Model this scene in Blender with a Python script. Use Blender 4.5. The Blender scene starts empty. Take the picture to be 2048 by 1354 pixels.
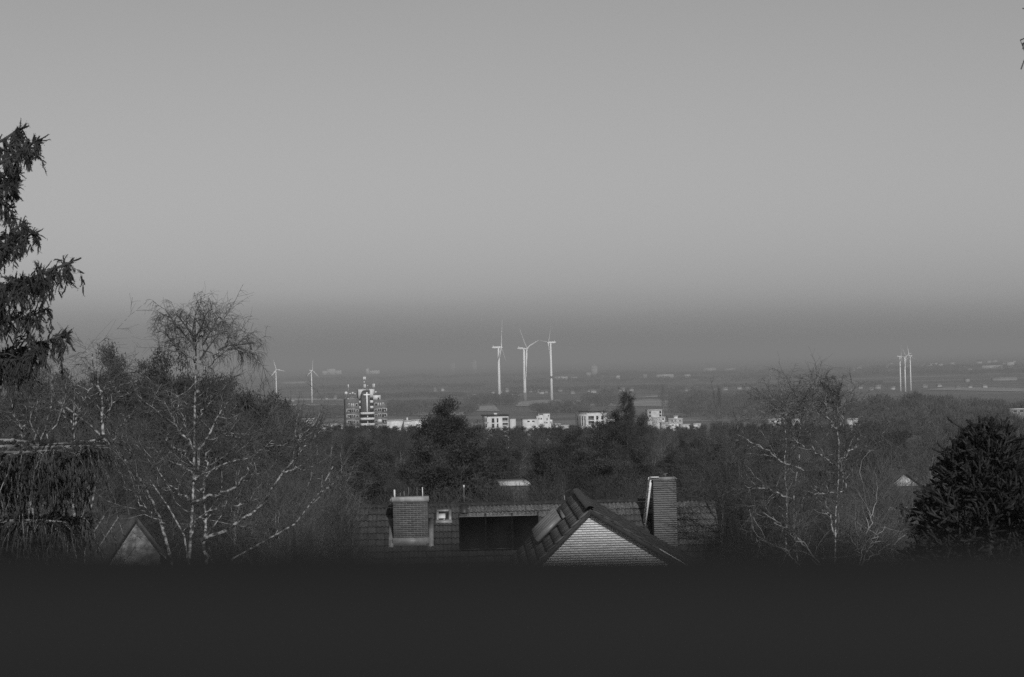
import bpy, math, random
import numpy as np
from mathutils import Matrix, Vector, Quaternion

S = bpy.context.scene
C = S.collection
R = math.radians
rnd = random.Random(5)

# ------------------------------------------------------------------ camera, sky, sun, exposure
CZ, FPX, HY = 80.0, 85.0 / 36.0 * 2048.0, 718.0      # eye height, focal length in photo pixels, horizon row
cd = bpy.data.cameras.new('camera'); cam = bpy.data.objects.new('camera', cd); C.objects.link(cam)
cam.location = (0, 0, CZ)
ROLL = R(1.3)                                        # the photographer held the camera slightly askew
cam.rotation_euler = (Matrix.Rotation(R(90) + math.atan((HY - 677.0) / FPX), 3, 'X') @ Matrix.Rotation(-ROLL, 3, 'Z')).to_euler()
cd.lens = 85; cd.sensor_width = 36; cd.clip_start = 0.05; cd.clip_end = 90000
cd.dof.use_dof = True; cd.dof.focus_distance = 110; cd.dof.aperture_fstop = 8.0
S.camera = cam

SUN_AZ, SUN_EL = 12.0, 27.0                          # behind the camera, to its right
w = bpy.data.worlds.new('World'); S.world = w; w.use_nodes = True
nt = w.node_tree; nt.nodes.clear()
sky = nt.nodes.new('ShaderNodeTexSky'); sky.sky_type = 'NISHITA'; sky.sun_disc = False
sky.sun_elevation = R(SUN_EL); sky.sun_rotation = R(180 - SUN_AZ)
sky.air_density = 1.0; sky.dust_density = 1.0; sky.altitude = 0
bw = nt.nodes.new('ShaderNodeRGBToBW')               # a black and white photograph
bg = nt.nodes.new('ShaderNodeBackground'); bg.inputs['Strength'].default_value = 0.063
ow = nt.nodes.new('ShaderNodeOutputWorld')
lk = nt.links.new
tc = nt.nodes.new('ShaderNodeTexCoord'); sx = nt.nodes.new('ShaderNodeSeparateXYZ')
mr = nt.nodes.new('ShaderNodeMapRange'); mr.interpolation_type = 'SMOOTHSTEP'    # smog layer lying on the whole horizon
for k_, v_ in (('From Min', .009), ('From Max', .037), ('To Min', .70), ('To Max', 1.0)): mr.inputs[k_].default_value = v_
mu = nt.nodes.new('ShaderNodeMath'); mu.operation = 'MULTIPLY'
tl_ = nt.nodes.new('ShaderNodeMath'); tl_.operation = 'MULTIPLY_ADD'; tl_.inputs[1].default_value = .03    # the layer is a little thicker to the left
lk(tc.outputs['Generated'], sx.inputs[0]); lk(sx.outputs['X'], tl_.inputs[0]); lk(sx.outputs['Z'], tl_.inputs[2]); 
nz = nt.nodes.new('ShaderNodeTexNoise'); nz.inputs['Scale'].default_value = 1.0; nz.inputs['Detail'].default_value = 3
mp_ = nt.nodes.new('ShaderNodeMapping'); mp_.inputs['Scale'].default_value = (7, 7, 60)
ns_ = nt.nodes.new('ShaderNodeMath'); ns_.operation = 'MULTIPLY_ADD'; ns_.inputs[1].default_value = .010
lk(tc.outputs['Generated'], mp_.inputs[0]); lk(mp_.outputs[0], nz.inputs['Vector']); lk(nz.outputs['Fac'], ns_.inputs[0]); lk(tl_.outputs[0], ns_.inputs[2])
lk(ns_.outputs[0], mr.inputs['Value'])
lk(sky.outputs[0], bw.inputs[0]); lk(bw.outputs[0], mu.inputs[0]); lk(mr.outputs[0], mu.inputs[1])
lk(mu.outputs[0], bg.inputs['Color']); lk(bg.outputs[0], ow.inputs[0])

sd = bpy.data.lights.new('sun', 'SUN'); so = bpy.data.objects.new('sun', sd); C.objects.link(so)
sd.energy = 2.7; sd.angle = R(0.53); sd.color = (1, 1, 1)
TOSUN = Vector((math.sin(R(SUN_AZ)) * math.cos(R(SUN_EL)), -math.cos(R(SUN_AZ)) * math.cos(R(SUN_EL)), math.sin(R(SUN_EL))))
so.rotation_euler = TOSUN.to_track_quat('Z', 'Y').to_euler(); so.location = (20, -30, 140)

S.view_settings.view_transform = 'Standard'; S.view_settings.look = 'None'
S.view_settings.exposure = 0.0; S.view_settings.gamma = 1.0; S.view_settings.use_curve_mapping = False
S.render.engine = 'CYCLES'
cy = S.cycles
cy.max_bounces = 4; cy.diffuse_bounces = 2; cy.glossy_bounces = 2; cy.transmission_bounces = 2; cy.volume_bounces = 0
cy.use_denoising = False; cy.sample_clamp_indirect = 1.5; cy.sample_clamp_direct = 4.0; cy.use_adaptive_sampling = True; cy.adaptive_threshold = 0.01
S.render.use_persistent_data = False

# ------------------------------------------------------------------ helpers
def U(px, py):
    """photo pixel -> pixel of the same view held level"""
    dx, dy = px - 1024.0, py - 677.0; c_, s_ = math.cos(ROLL), math.sin(ROLL)
    return 1024 + dx * c_ - dy * s_, 677 + dx * s_ + dy * c_

def at(px, py, D):
    """the world point seen at photo pixel px,py at depth D"""
    px, py = U(px, py)
    return Vector(((px - 1024.0) / FPX * D, D, CZ - (py - HY) / FPX * D))

def smooth(a, b, x):
    t = min(1, max(0, (x - a) / (b - a))); return t * t * (3 - 2 * t)

PY = [-400, 0, 40, 85, 110, 200, 350, 500, 900, 1200, 1500, 2000, 2600, 3200, 60000]
PZ = [67, 66, 64.5, 62.5, 61, 57, 52, 48, 40, 33, 20, 7, 1, 0, 0]
def gz(x, y):
    z = float(np.interp(y, PY, PZ))
    a = x / max(y, 60.0)
    z += (15 - 8 * smooth(.15, .21, a)) * smooth(.10, .17, a) * smooth(1150, 1550, y) * (1 - smooth(1750, 2500, y))     # wooded rise on the right
    z += 10 * smooth(.03, .20, a) * smooth(6500, 9500, y) * (1 - .3 * smooth(11000, 20000, y))   # far hills on the right
    z += 6 * smooth(11000, 16000, y) * (1 - smooth(-.02, .1, a))
    if y > 250: z += 1.2 * math.sin(x * .011 + 1.3) * math.sin(y * .009) * (1 - smooth(1200, 2600, y))
    return z

def hexnoise(nodes, links, scale, detail, coord, zs=1.0):
    n = nodes.new('ShaderNodeTexNoise'); n.inputs['Scale'].default_value = scale; n.inputs['Detail'].default_value = detail
    m = nodes.new('ShaderNodeMapping'); m.inputs['Scale'].default_value = (1, 1, zs)
    links.new(coord, m.inputs[0]); links.new(m.outputs[0], n.inputs[0])
    return n

MATS = {}
def mat(name, a, b=None, scale=3.0, detail=4.0, rough=.85, zs=1.0, lo=.35, hi=.65, rand=0.0, bump=0.0, spec=.3, metal=0.0, world=False):
    """grey procedural material: noise mixes albedo a and b; rand varies it per object"""
    if name in MATS: return MATS[name]
    m = bpy.data.materials.new(name); m.use_nodes = True; t = m.node_tree; N, L = t.nodes, t.links
    p = N['Principled BSDF']; p.inputs['Roughness'].default_value = rough; p.inputs['Metallic'].default_value = metal
    p.inputs['Specular IOR Level'].default_value = spec
    b = a if b is None else b
    tcn = N.new('ShaderNodeTexCoord')
    co = tcn.outputs['Object']
    if world:
        g = N.new('ShaderNodeNewGeometry'); co = g.outputs['Position']
    n = hexnoise(N, L, scale, detail, co, zs)
    r = N.new('ShaderNodeValToRGB'); e = r.color_ramp.elements
    e[0].position = lo; e[0].color = (a, a, a, 1); e[1].position = hi; e[1].color = (b, b, b, 1)
    L.new(n.outputs['Fac'], r.inputs[0]); out = r.outputs[0]
    if rand:
        oi = N.new('ShaderNodeObjectInfo'); q = N.new('ShaderNodeMapRange')
        q.inputs['To Min'].default_value = 1 - rand; q.inputs['To Max'].default_value = 1 + rand
        L.new(oi.outputs['Random'], q.inputs['Value'])
        x = N.new('ShaderNodeVectorMath'); x.operation = 'SCALE'; L.new(out, x.inputs[0]); L.new(q.outputs[0], x.inputs['Scale']); out = x.outputs[0]
    L.new(out, p.inputs['Base Color'])
    if bump:
        bn = N.new('ShaderNodeBump'); bn.inputs['Strength'].default_value = bump; bn.inputs['Distance'].default_value = .02
        L.new(n.outputs['Fac'], bn.inputs['Height']); L.new(bn.outputs[0], p.inputs['Normal'])
    MATS[name] = m; return m

def mesh_np(name, V, quads=None, tris=None, smooth_=False):
    me = bpy.data.meshes.new(name)
    V = np.asarray(V, dtype=np.float32)
    q = np.zeros((0, 4), np.int32) if quads is None else np.asarray(quads, np.int32).reshape(-1, 4)
    t = np.zeros((0, 3), np.int32) if tris is None else np.asarray(tris, np.int32).reshape(-1, 3)
    me.vertices.add(len(V)); me.vertices.foreach_set('co', V.ravel())
    nl = len(q) * 4 + len(t) * 3
    me.loops.add(nl); me.loops.foreach_set('vertex_index', np.concatenate([q.ravel(), t.ravel()]))
    ns = np.concatenate([np.full(len(q), 4), np.full(len(t), 3)]).astype(np.int32)
    st = np.concatenate([[0], np.cumsum(ns)[:-1]]).astype(np.int32) if len(ns) else np.zeros(0, np.int32)
    me.polygons.add(len(ns)); me.polygons.foreach_set('loop_start', st)
    me.polygons.foreach_set('loop_total', ns)
    if smooth_: me.polygons.foreach_set('use_smooth', np.ones(len(ns), bool))
    me.update(calc_edges=True)
    return me

class MB:
    """collects vertices, quads and triangles for one mesh"""
    def __init__(s): s.v = []; s.q = []; s.t = []; s.n = 0
    def add(s, V, q=None, t=None):
        V = np.asarray(V, float).reshape(-1, 3); s.v.append(V)
        if q is not None and len(q): s.q.append(np.asarray(q, int).reshape(-1, 4) + s.n)
        if t is not None and len(t): s.t.append(np.asarray(t, int).reshape(-1, 3) + s.n)
        s.n += len(V); return s
    def box(s, x0, x1, y0, y1, z0, z1, M=None):
        V = [(x0, y0, z0), (x1, y0, z0), (x1, y1, z0), (x0, y1, z0), (x0, y0, z1), (x1, y0, z1), (x1, y1, z1), (x0, y1, z1)]
        if M is not None: V = [tuple(M @ Vector(p)) for p in V]
        return s.add(V, [(0, 3, 2, 1), (4, 5, 6, 7), (0, 1, 5, 4), (1, 2, 6, 5), (2, 3, 7, 6), (3, 0, 4, 7)])
    def prism(s, poly, y0, y1, M=None):
        """polygon in x,z (counter-clockwise seen from -y) pushed from y0 to y1"""
        n = len(poly)
        V = [(x, y0, z) for x, z in poly] + [(x, y1, z) for x, z in poly]
        if M is not None: V = [tuple(M @ Vector(p)) for p in V]
        q = [(i + n, (i + 1) % n + n, (i + 1) % n, i) for i in range(n)]
        t = [(0, i, i + 1) for i in range(1, n - 1)] + [(n, n + i + 1, n + i) for i in range(1, n - 1)]
        return s.add(V, q, t)
    def tube(s, pts, rad, k=6, caps=True):
        V, q = tubes_np(np.asarray(pts, float)[None], np.asarray(rad, float)[None], k)
        t = []
        if caps:
            n = len(pts); t = [(0, i + 1, i) for i in range(1, k - 1)] + [((n - 1) * k, (n - 1) * k + i, (n - 1) * k + i + 1) for i in range(1, k - 1)]
        return s.add(V, q, t)
    def tubes(s, P, Rr, k):
        V, q = tubes_np(P, Rr, k); return s.add(V, q)
    def mesh(s, name, smooth_=False):
        return mesh_np(name, np.concatenate(s.v), np.concatenate(s.q) if s.q else None, np.concatenate(s.t) if s.t else None, smooth_)
    def build(s, name, m, parent=None, smooth_=False, kind=None):
        return link(name, s.mesh(name, smooth_), m, parent, kind)

def link(name, me, m, parent=None, kind=None, M=None):
    if m is not None and not me.materials: me.materials.append(m)
    o = bpy.data.objects.new(name, me); C.objects.link(o)
    if parent is not None: o.parent = parent
    if M is not None: o.matrix_local = M
    if kind: o['kind'] = kind
    return o

def tubes_np(P, Rr, k):
    P = np.asarray(P, float); Rr = np.asarray(Rr, float)
    N, n, _ = P.shape
    T = np.gradient(P, axis=1); T /= np.linalg.norm(T, axis=2, keepdims=True) + 1e-9
    mean = T.mean(axis=1)
    ax = np.argmin(np.abs(mean), axis=1); ref = np.eye(3)[ax][:, None, :]
    n1 = np.cross(T, ref); n1 /= np.linalg.norm(n1, axis=2, keepdims=True) + 1e-9
    n2 = np.cross(T, n1)
    a = np.arange(k) / k * 2 * np.pi
    V = P[:, :, None, :] + Rr[:, :, None, None] * (np.cos(a)[None, None, :, None] * n1[:, :, None, :] + np.sin(a)[None, None, :, None] * n2[:, :, None, :])
    base = np.arange(N)[:, None, None] * (n * k); ri = np.arange(n - 1)[None, :, None] * k; ci = np.arange(k)[None, None, :]; cj = (ci + 1) % k
    q = np.stack(np.broadcast_arrays(base + ri + ci, base + ri + cj, base + ri + k + cj, base + ri + k + ci), axis=-1).reshape(-1, 4)
    return V.reshape(-1, 3), q

def thing(name, label, cat, loc=(0, 0, 0), rotz=0.0, group=None):
    o = bpy.data.objects.new(name, None); C.objects.link(o); o.location = loc; o.rotation_euler = (0, 0, rotz); o.empty_display_size = .3
    o['label'] = label; o['category'] = cat
    if group: o['group'] = group
    return o

def tag(o, label, cat, group=None):
    o['label'] = label; o['category'] = cat
    if group: o['group'] = group
    return o

def dup(root, loc, rotz=0.0, scale=(1, 1, 1), label=None, group=None):
    r = root.copy(); C.objects.link(r); r.location = loc; r.rotation_euler = (0, 0, rotz); r.scale = scale
    if label: r['label'] = label
    if group: r['group'] = group
    for ch in root.children:
        c = ch.copy(); C.objects.link(c); c.parent = r
        for g in ch.children:
            d = g.copy(); C.objects.link(d); d.parent = c
    return r

# ------------------------------------------------------------------ growth of branches
def resample(pts, n):
    P = np.asarray(pts, float); d = np.concatenate([[0], np.cumsum(np.linalg.norm(np.diff(P, axis=0), axis=1))])
    t = np.linspace(0, d[-1], n)
    # Catmull-like smoothing: interpolate then relax
    Q = np.stack([np.interp(t, d, P[:, i]) for i in range(3)], axis=1)
    Q[1:-1] = .5 * Q[1:-1] + .25 * (Q[:-2] + Q[2:])
    return Q

def grow(rng, P, Rr, n, t0, t1, ang, asd, L, lsd, rr, npts, up, wig, rmin=.002, taper=.35, lt=0.0, tip=True):
    """n children on each parent branch; lt shortens children towards the tip"""
    N, p, _ = P.shape; M = N * n
    par = np.repeat(np.arange(N), n)
    t = (np.tile(np.arange(n), N) + rng.uniform(0, 1, M)) / n
    t = t0 + (t1 - t0) * t
    f = t * (p - 1); i = np.clip(f.astype(int), 0, p - 2); fr = (f - i)[:, None]
    pos = P[par, i] * (1 - fr) + P[par, i + 1] * fr
    tan = P[par, i + 1] - P[par, i]; tan /= np.linalg.norm(tan, axis=1, keepdims=True) + 1e-9
    pr = Rr[par, i] * (1 - fr[:, 0]) + Rr[par, i + 1] * fr[:, 0]
    ref = rng.normal(size=(M, 3)); pe = np.cross(tan, ref); pe /= np.linalg.norm(pe, axis=1, keepdims=True) + 1e-9
    a = np.radians(ang + asd * rng.normal(size=M))[:, None]
    d = tan * np.cos(a) + pe * np.sin(a)
    ln = L * (1 - lt * t) * np.exp(lsd * rng.normal(size=M)) / (npts - 1)
    out = np.zeros((M, npts, 3)); out[:, 0] = pos
    for k in range(1, npts):
        d = d + np.array([0, 0, 1.0]) * up + wig * rng.normal(size=(M, 3))
        d /= np.linalg.norm(d, axis=1, keepdims=True) + 1e-9
        out[:, k] = out[:, k - 1] + d * ln[:, None]
    r0 = np.maximum(rmin, pr * rr); s = np.linspace(1, taper, npts)
    return out, np.maximum(rmin * .6, r0[:, None] * s[None, :])

def stem(rng, h, r, npts=10, lean=.03, wig=.05):
    P = np.zeros((1, npts, 3)); d = np.array([rng.normal() * lean, rng.normal() * lean, 1.0])
    for k in range(1, npts):
        d = d + wig * rng.normal(size=3) * np.array([1, 1, .2]); d[2] = max(d[2], .6); d /= np.linalg.norm(d)
        P[0, k] = P[0, k - 1] + d * h / (npts - 1)
    return P, np.linspace(r, r * .22, npts)[None]

def spikes(rng, centers, sig, n, L, wd, upb=0.3):
    """n needle blades round each centre (thin triangles), spread sig"""
    M = len(centers) * n
    c = np.repeat(np.asarray(centers, float), n, axis=0) + rng.normal(size=(M, 3)) * sig
    d = rng.normal(size=(M, 3)); d[:, 2] += upb; d /= np.linalg.norm(d, axis=1, keepdims=True)
    e = np.cross(d, rng.normal(size=(M, 3))); e /= np.linalg.norm(e, axis=1, keepdims=True)
    l = L * rng.uniform(.6, 1.3, M)[:, None]
    V = np.stack([c - e * wd, c + e * wd, c + d * l], axis=1).reshape(-1, 3)
    return V, np.arange(M * 3).reshape(-1, 3)

# ------------------------------------------------------------------ materials
M_bark = mat('dark_bark', .035, .075, 3, 5, zs=.3)
M_wbark = mat('wood_bark', .10, .26, 1.6, 6, zs=.4, rand=.5)
M_twig = mat('bare_twigs', .045, .105, .45, 4, lo=.35, hi=.65, rand=.55)
M_birch = mat('birch_bark', .045, .36, 7.5, 8, zs=1.3, lo=.44, hi=.62)
M_btwig = mat('birch_twigs', .06, .11, 1.0, 2)
M_plimb = mat('pale_bark', .10, .34, 2.0, 6, zs=.7)
M_pine = mat('pine_needles', .018, .060, .8, 3, lo=.35, hi=.7, rand=.3)
M_spruce = mat('spruce_needles', .020, .056, 2.2, 3, lo=.35, hi=.7)
M_monkey = mat('araucaria_scales', .011, .046, 5, 3, lo=.4, hi=.7)
M_far = mat('far_wood_twigs', .045, .085, .02, 3, lo=.3, hi=.7, world=True)
M_white = mat('white_render', .50, .64, .5, 5)
M_lgrey = mat('light_grey_paint', .42, .5, 1, 3)
M_grey = mat('grey_cladding', .2, .25, 1, 3)
M_dark = mat('dark_metal_and_shade', .03, .04, 2, 2, rough=.5)  # dark metal parts, also the shade painted into the loggias
M_glass = mat('window_glass', .02, .035, .5, 2, rough=.08, spec=.5)
M_zinc = mat('zinc_sheet', .16, .26, 3, 5, rough=.45, spec=.4)

# ------------------------------------------------------------------ ground
def build_ground():
    ys = np.concatenate([np.arange(-300, 200, 25), np.arange(200, 1600, 50), np.arange(1600, 4000, 150), np.geomspace(4000, 60000, 40)])
    a = np.concatenate([np.linspace(-1.2, -.26, 14), np.linspace(-.24, .24, 49), np.linspace(.26, 1.2, 14)])
    V = [(t * max(y, 250.0) if True else 0, y, gz(t * max(y, 250.0), y)) for y in ys for t in a]
    n = len(a); q = [(j * n + i, j * n + i + 1, (j + 1) * n + i + 1, (j + 1) * n + i) for j in range(len(ys) - 1) for i in range(n - 1)]
    m = bpy.data.materials.new('fields'); m.use_nodes = True; t = m.node_tree; N, L = t.nodes, t.links
    p = N['Principled BSDF']; p.inputs['Roughness'].default_value = .95; p.inputs['Specular IOR Level'].default_value = .1
    g = N.new('ShaderNodeNewGeometry'); mp = N.new('ShaderNodeMapping')
    mp.inputs['Rotation'].default_value = (0, 0, R(-14)); mp.inputs['Scale'].default_value = (.0018, .0052, 0)
    L.new(g.outputs['Position'], mp.inputs[0])
    vo = N.new('ShaderNodeTexVoronoi'); vo.inputs['Scale'].default_value = 1.0; vo.distance = 'CHEBYCHEV'; L.new(mp.outputs[0], vo.inputs['Vector'])
    b = N.new('ShaderNodeRGBToBW'); L.new(vo.outputs['Color'], b.inputs[0])
    no = N.new('ShaderNodeTexNoise'); no.inputs['Scale'].default_value = .004; no.inputs['Detail'].default_value = 6; L.new(g.outputs['Position'], no.inputs['Vector'])
    mx = N.new('ShaderNodeMath'); mx.operation = 'MULTIPLY_ADD'; mx.inputs[1].default_value = .6
    L.new(b.outputs[0], mx.inputs[0]); n2 = N.new('ShaderNodeMath'); n2.operation = 'MULTIPLY'; n2.inputs[1].default_value = .4
    L.new(no.outputs['Fac'], n2.inputs[0]); L.new(n2.outputs[0], mx.inputs[2])
    r = N.new('ShaderNodeValToRGB'); e = r.color_ramp.elements
    for pos, c in ((.25, .085), (.45, .105), (.6, .13), (.78, .19)):
        x = e[0] if pos == .25 else e.new(pos); x.position = pos; x.color = (c, c, c, 1)
    e[-1].position = .9; e[-1].color = (.26, .26, .26, 1)
    L.new(mx.outputs[0], r.inputs[0]); L.new(r.outputs[0], p.inputs['Base Color'])
    o = link('ground', mesh_np('ground', V, q, None, True), m); o['kind'] = 'structure'
build_ground()

def flat_field(name, pts, m):
    """a sheet lying on the plain; pts are photo pixels of its outline"""
    V = []
    for px, py in pts:
        px, py = U(px, py)
        D = (CZ - 1.0) * FPX / (py - HY); x = (px - 1024) / FPX * D
        V.append((x, D, gz(x, D) + .9))
    o = link(name, mesh_np(name, V, None, [(0, i, i + 1) for i in range(1, len(V) - 1)]), m); o['kind'] = 'structure'
M_pale = mat('pale_meadow', .22, .34, .008, 5, world=True)
M_water = mat('water', .16, .2, .01, 2, rough=.2, world=True)
flat_field('field', [(1030, 812), (1190, 813), (1195, 801), (1090, 799), (1040, 803)], M_pale)
flat_field('field', [(1215, 812), (1340, 813), (1350, 801), (1300, 798), (1225, 803)], M_pale)
flat_field('field', [(905, 822), (1000, 822), (985, 806), (950, 800), (930, 806)], M_pale)
flat_field('river', [(560, 812), (700, 813), (700, 809), (560, 808)], M_water)
flat_field('field', [(1250, 796), (1420, 790), (1420, 786), (1330, 789)], M_pale)
flat_field('field', [(560, 800), (690, 801), (680, 797), (570, 796)], M_pale)
flat_field('field', [(1850, 779), (2048, 783), (2048, 776), (1900, 774)], M_pale)
flat_field('path', [(1005, 787), (1040, 791), (1046, 790.4), (1010, 786.3)], mat('pale_gravel', .4, .5, .02, 3, world=True))
flat_field('path', [(943, 789.6), (953, 789.8), (953, 788.6), (943, 788.5)], MATS['pale_gravel'])
flat_field('field', [(780, 829), (930, 830), (930, 824), (800, 823)], M_pale)

# ------------------------------------------------------------------ far woods (masses nobody could count)
def wood(name, label, spots, ntri, seed, tri=(.5, 3.0), m=None):
    """spots: (px, D, h, rx, ry) clumps; each clump is upright twig blades filling an uneven crown volume"""
    rng = np.random.default_rng(seed); Vs = []
    for px, D, h, rx, ry in spots:
        px = U(px, 790)[0]; x = (px - 1024) / FPX * D; z = gz(x, D); n = ntri
        u = rng.normal(size=(n, 3)); u /= np.linalg.norm(u, axis=1, keepdims=True); u *= rng.uniform(.35, 1.0, n)[:, None] ** .5
        c = np.stack([x + u[:, 0] * rx, D + u[:, 1] * ry, z + h * (.55 + .42 * u[:, 2])], axis=1)
        d = np.stack([u[:, 0] * .6 + rng.normal(size=n) * .35, u[:, 1] * .3 + rng.normal(size=n) * .3, .7 + .4 * rng.normal(size=n)], axis=1)
        d /= np.linalg.norm(d, axis=1, keepdims=True)
        e = np.cross(d, rng.normal(size=(n, 3))); e /= np.linalg.norm(e, axis=1, keepdims=True)
        wd = tri[0] * D / 4000; L = tri[1] * rng.uniform(.5, 1.4, n)[:, None]
        Vs.append(np.stack([c - e * wd, c + e * wd, c + d * L], axis=1).reshape(-1, 3))
        k = 4                                                   # trunks
        tx = x + rng.normal(size=k) * rx * .5; ty = D + rng.normal(size=k) * ry * .5
        for a, b in zip(tx, ty): Vs.append(np.array([(a - wd, b, z - .5), (a + wd, b, z - .5), (a, b, z + h * .7)]))
    V = np.concatenate(Vs)
    o = link(name, mesh_np(name, V, None, np.arange(len(V)).reshape(-1, 3)), m or M_far); o['kind'] = 'stuff'
    tag(o, label, 'wood')

def strip(p0, p1, D0, D1, h, n, jx=3, jd=40, hv=.3, rx=9):
    r = random.Random(int(p0 * 7 + D0)); out = []
    for i in range(n):
        t = (i + .5) / n
        out.append((p0 + (p1 - p0) * t + r.uniform(-jx, jx), D0 + (D1 - D0) * t + r.uniform(-jd, jd), h * r.uniform(1 - hv, 1 + hv), rx * r.uniform(.7, 1.3), rx * r.uniform(.7, 1.3)))
    return out
wood('wood', 'grey leafless wood on the rise at the right, below three turbines',
     strip(1640, 2060, 1500, 1500, 17, 34, 6, 60) + strip(1690, 2060, 1600, 1650, 18, 26, 6, 50) + strip(1580, 2060, 1400, 1420, 15, 36, 8, 50) + strip(1560, 2060, 1290, 1300, 14, 36, 8, 50), 1100, 1, (.65, 2.6))
wood('wood', 'hazy tree belt on the plain right of the apartment tower',
     strip(770, 950, 3550, 3600, 17, 30, 4, 120, rx=12) + strip(775, 900, 3900, 3900, 15, 20, 4, 120, rx=12), 420, 2)
wood('wood', 'hazy trees on the plain left of the apartment tower', strip(560, 690, 3500, 3450, 16, 24, 4, 100, rx=12) + strip(565, 690, 4050, 4050, 10, 18, 4, 60, rx=12), 420, 3)
wood('wood', 'small dark grove at the foot of the three large turbines', strip(938, 1028, 4180, 4250, 20, 14, 3, 90, rx=14), 450, 4)
wood('wood', 'round grey grove behind the pale block of flats', strip(1175, 1235, 3950, 3980, 24, 8, 4, 80, rx=16) + strip(1070, 1170, 3500, 3560, 15, 16, 4, 80, rx=12), 520, 5)
wood('wood', 'tall leafless belt on the plain above the town at right', strip(1345, 1600, 3300, 2900, 26, 46, 5, 260, rx=12) + strip(1330, 1680, 4300, 4100, 16, 30, 5, 200, rx=14), 480, 6)
wood('wood', 'thin line of far trees along the meadow left of centre', strip(640, 930, 5400, 5300, 11, 40, 6, 160, rx=16) + strip(560, 960, 7300, 7000, 13, 40, 6, 300, rx=24), 220, 7)
wood('wood', 'far hedgerows crossing the plain behind the turbines', strip(1020, 1330, 6000, 5700, 11, 36, 6, 240, rx=18) + strip(1000, 1700, 8000, 7000, 13, 50, 8, 400, rx=24) + strip(1240, 1800, 5600, 5400, 11, 40, 8, 240, rx=16), 220, 8)
wood('wood', 'dark far forest along the hazy skyline', strip(400, 1300, 11500, 10500, 16, 60, 8, 700, rx=60) + strip(1180, 2080, 9300, 8600, 14, 60, 8, 500, rx=45) + strip(1500, 2080, 7600, 7400, 13, 40, 8, 300, rx=30), 220, 9, (.5, 5))

# ------------------------------------------------------------------ wind turbines
M_turb = mat('turbine_paint', .78, .82, .1, 1, rough=.5)
def turbine(label, px, D, pyhub, rad, yaw, rot, group, foot=None, ring=False, base=None):
    """yaw: bearing of the rotor axis, 0 = to the right, 90 = towards the camera; rot: turn of the rotor"""
    px, _ = U(px, 790); pyhub = U(px, pyhub)[1]
    x = (px - 1024) / FPX * D; z0 = gz(x, D); zh = CZ - (pyhub - HY) / FPX * D; H = zh - z0
    k = rad / 55.0
    t = thing('wind_turbine', label, 'wind turbine', (x, D, z0), 0, group)
    b = MB(); b.tube([(0, 0, -1), (0, 0, H * .5), (0, 0, H - 1)], [2.6 * k + .5, 2.2 * k + .3, 1.5 * k + .2], 16); b.build('tower', M_turb, t, True)
    if foot:
        b = MB(); b.tube([(0, 0, -1), (0, 0, foot)], [2.8 * k + .5, 2.7 * k + .5], 16); b.build('tower_foot', mat('turbine_foot_grey', .16, .2, .1, 1), t, True)  # lowest stretch of the tower, darker grey than the rest
    if ring:
        b = MB(); b.tube([(0, 0, H * .385), (0, 0, H * .42)], [2.75 * k + .4, 2.7 * k + .4], 16); b.build('tower_band', mat('turbine_band_paint', .12, .15, .1, 1), t, True)
    a = Vector((math.cos(R(yaw)), -math.sin(R(yaw)), 0)); hvec = Vector((math.sin(R(yaw)), math.cos(R(yaw)), 0)); up = Vector((0, 0, 1))
    c0 = Vector((0, 0, H))
    def ax(s): return tuple(c0 + a * (s * k))
    b = MB(); b.tube([ax(-13), ax(-12), ax(-6), ax(2.5), ax(4)], [1.2 * k, 2.0 * k, 2.4 * k, 2.3 * k, 1.9 * k], 10)
    q = c0 + a * (-10 * k); b.tube([tuple(q + up * 1.5 * k), tuple(q + up * 4.2 * k)], [.9 * k, .5 * k], 6); b.build('nacelle', M_turb, t, True)
    b = MB(); b.tube([ax(4), ax(6), ax(7.6), ax(8.4)], [1.9 * k, 2.1 * k, 1.5 * k, .3 * k], 10); b.build('hub', M_turb, t, True)
    hc = c0 + a * (6 * k)
    for i in range(3):
        th = R(rot + 120 * i); d = hvec * math.sin(th) + up * math.cos(th); e = a.cross(d)
        st = [(1.2, 1.1, 1.1), (6, 1.15, 1.1), (12, 2.2, .7), (22, 1.75, .5), (38, 1.05, .32), (50, .6, .2), (55, .12, .08)]
        V = []; K = 8
        for s, cw, th_ in st:
            tw = R(12 * (1 - s / 55) + 8); e2 = e * math.cos(tw) + a * math.sin(tw); n2 = a * math.cos(tw) - e * math.sin(tw)
            ctr = hc + d * (s * k) + a * (s * s * .0009 * k)
            for j in range(K):
                an = 2 * math.pi * j / K; V.append(tuple(ctr + e2 * (cw * k * math.cos(an) * 1.15 + (.3 * cw * k if s > 8 else 0)) + n2 * (th_ * k * math.sin(an))))
        Q = [(r * K + j, r * K + (j + 1) % K, (r + 1) * K + (j + 1) % K, (r + 1) * K + j) for r in range(len(st) - 1) for j in range(K)]
        bb = MB().add(V, Q); bb.build('blade', M_turb, t, True)
turbine('leftmost of the three large white turbines, one blade pointing straight up', 999, 4600, 695, 53, 8, 2, 'three large turbines', None)
turbine('middle one of the three large white turbines, two blades raised like a V', 1050, 4500, 697, 56, 23, -46, 'three large turbines', 17)
turbine('rightmost of the three large turbines, with a dark band round its tower', 1103.5, 4560, 685, 44, 163, 36, 'three large turbines', None, True)
turbine('small pale turbine half behind the birch, leftmost on the plain', 553, 5300, 739, 22, 60, -18, 'two small far turbines')
turbine('small pale turbine on the plain between birch and apartment tower', 624, 4960, 741, 24, 30, 4, 'two small far turbines')
turbine('left one of three slender turbines close together at right', 1801.5, 4700, 713, 23, 14, -4, 'three slender turbines at right')
turbine('middle one of three slender turbines close together at right', 1811, 4650, 713, 24, 35, -46, 'three slender turbines at right')
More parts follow.
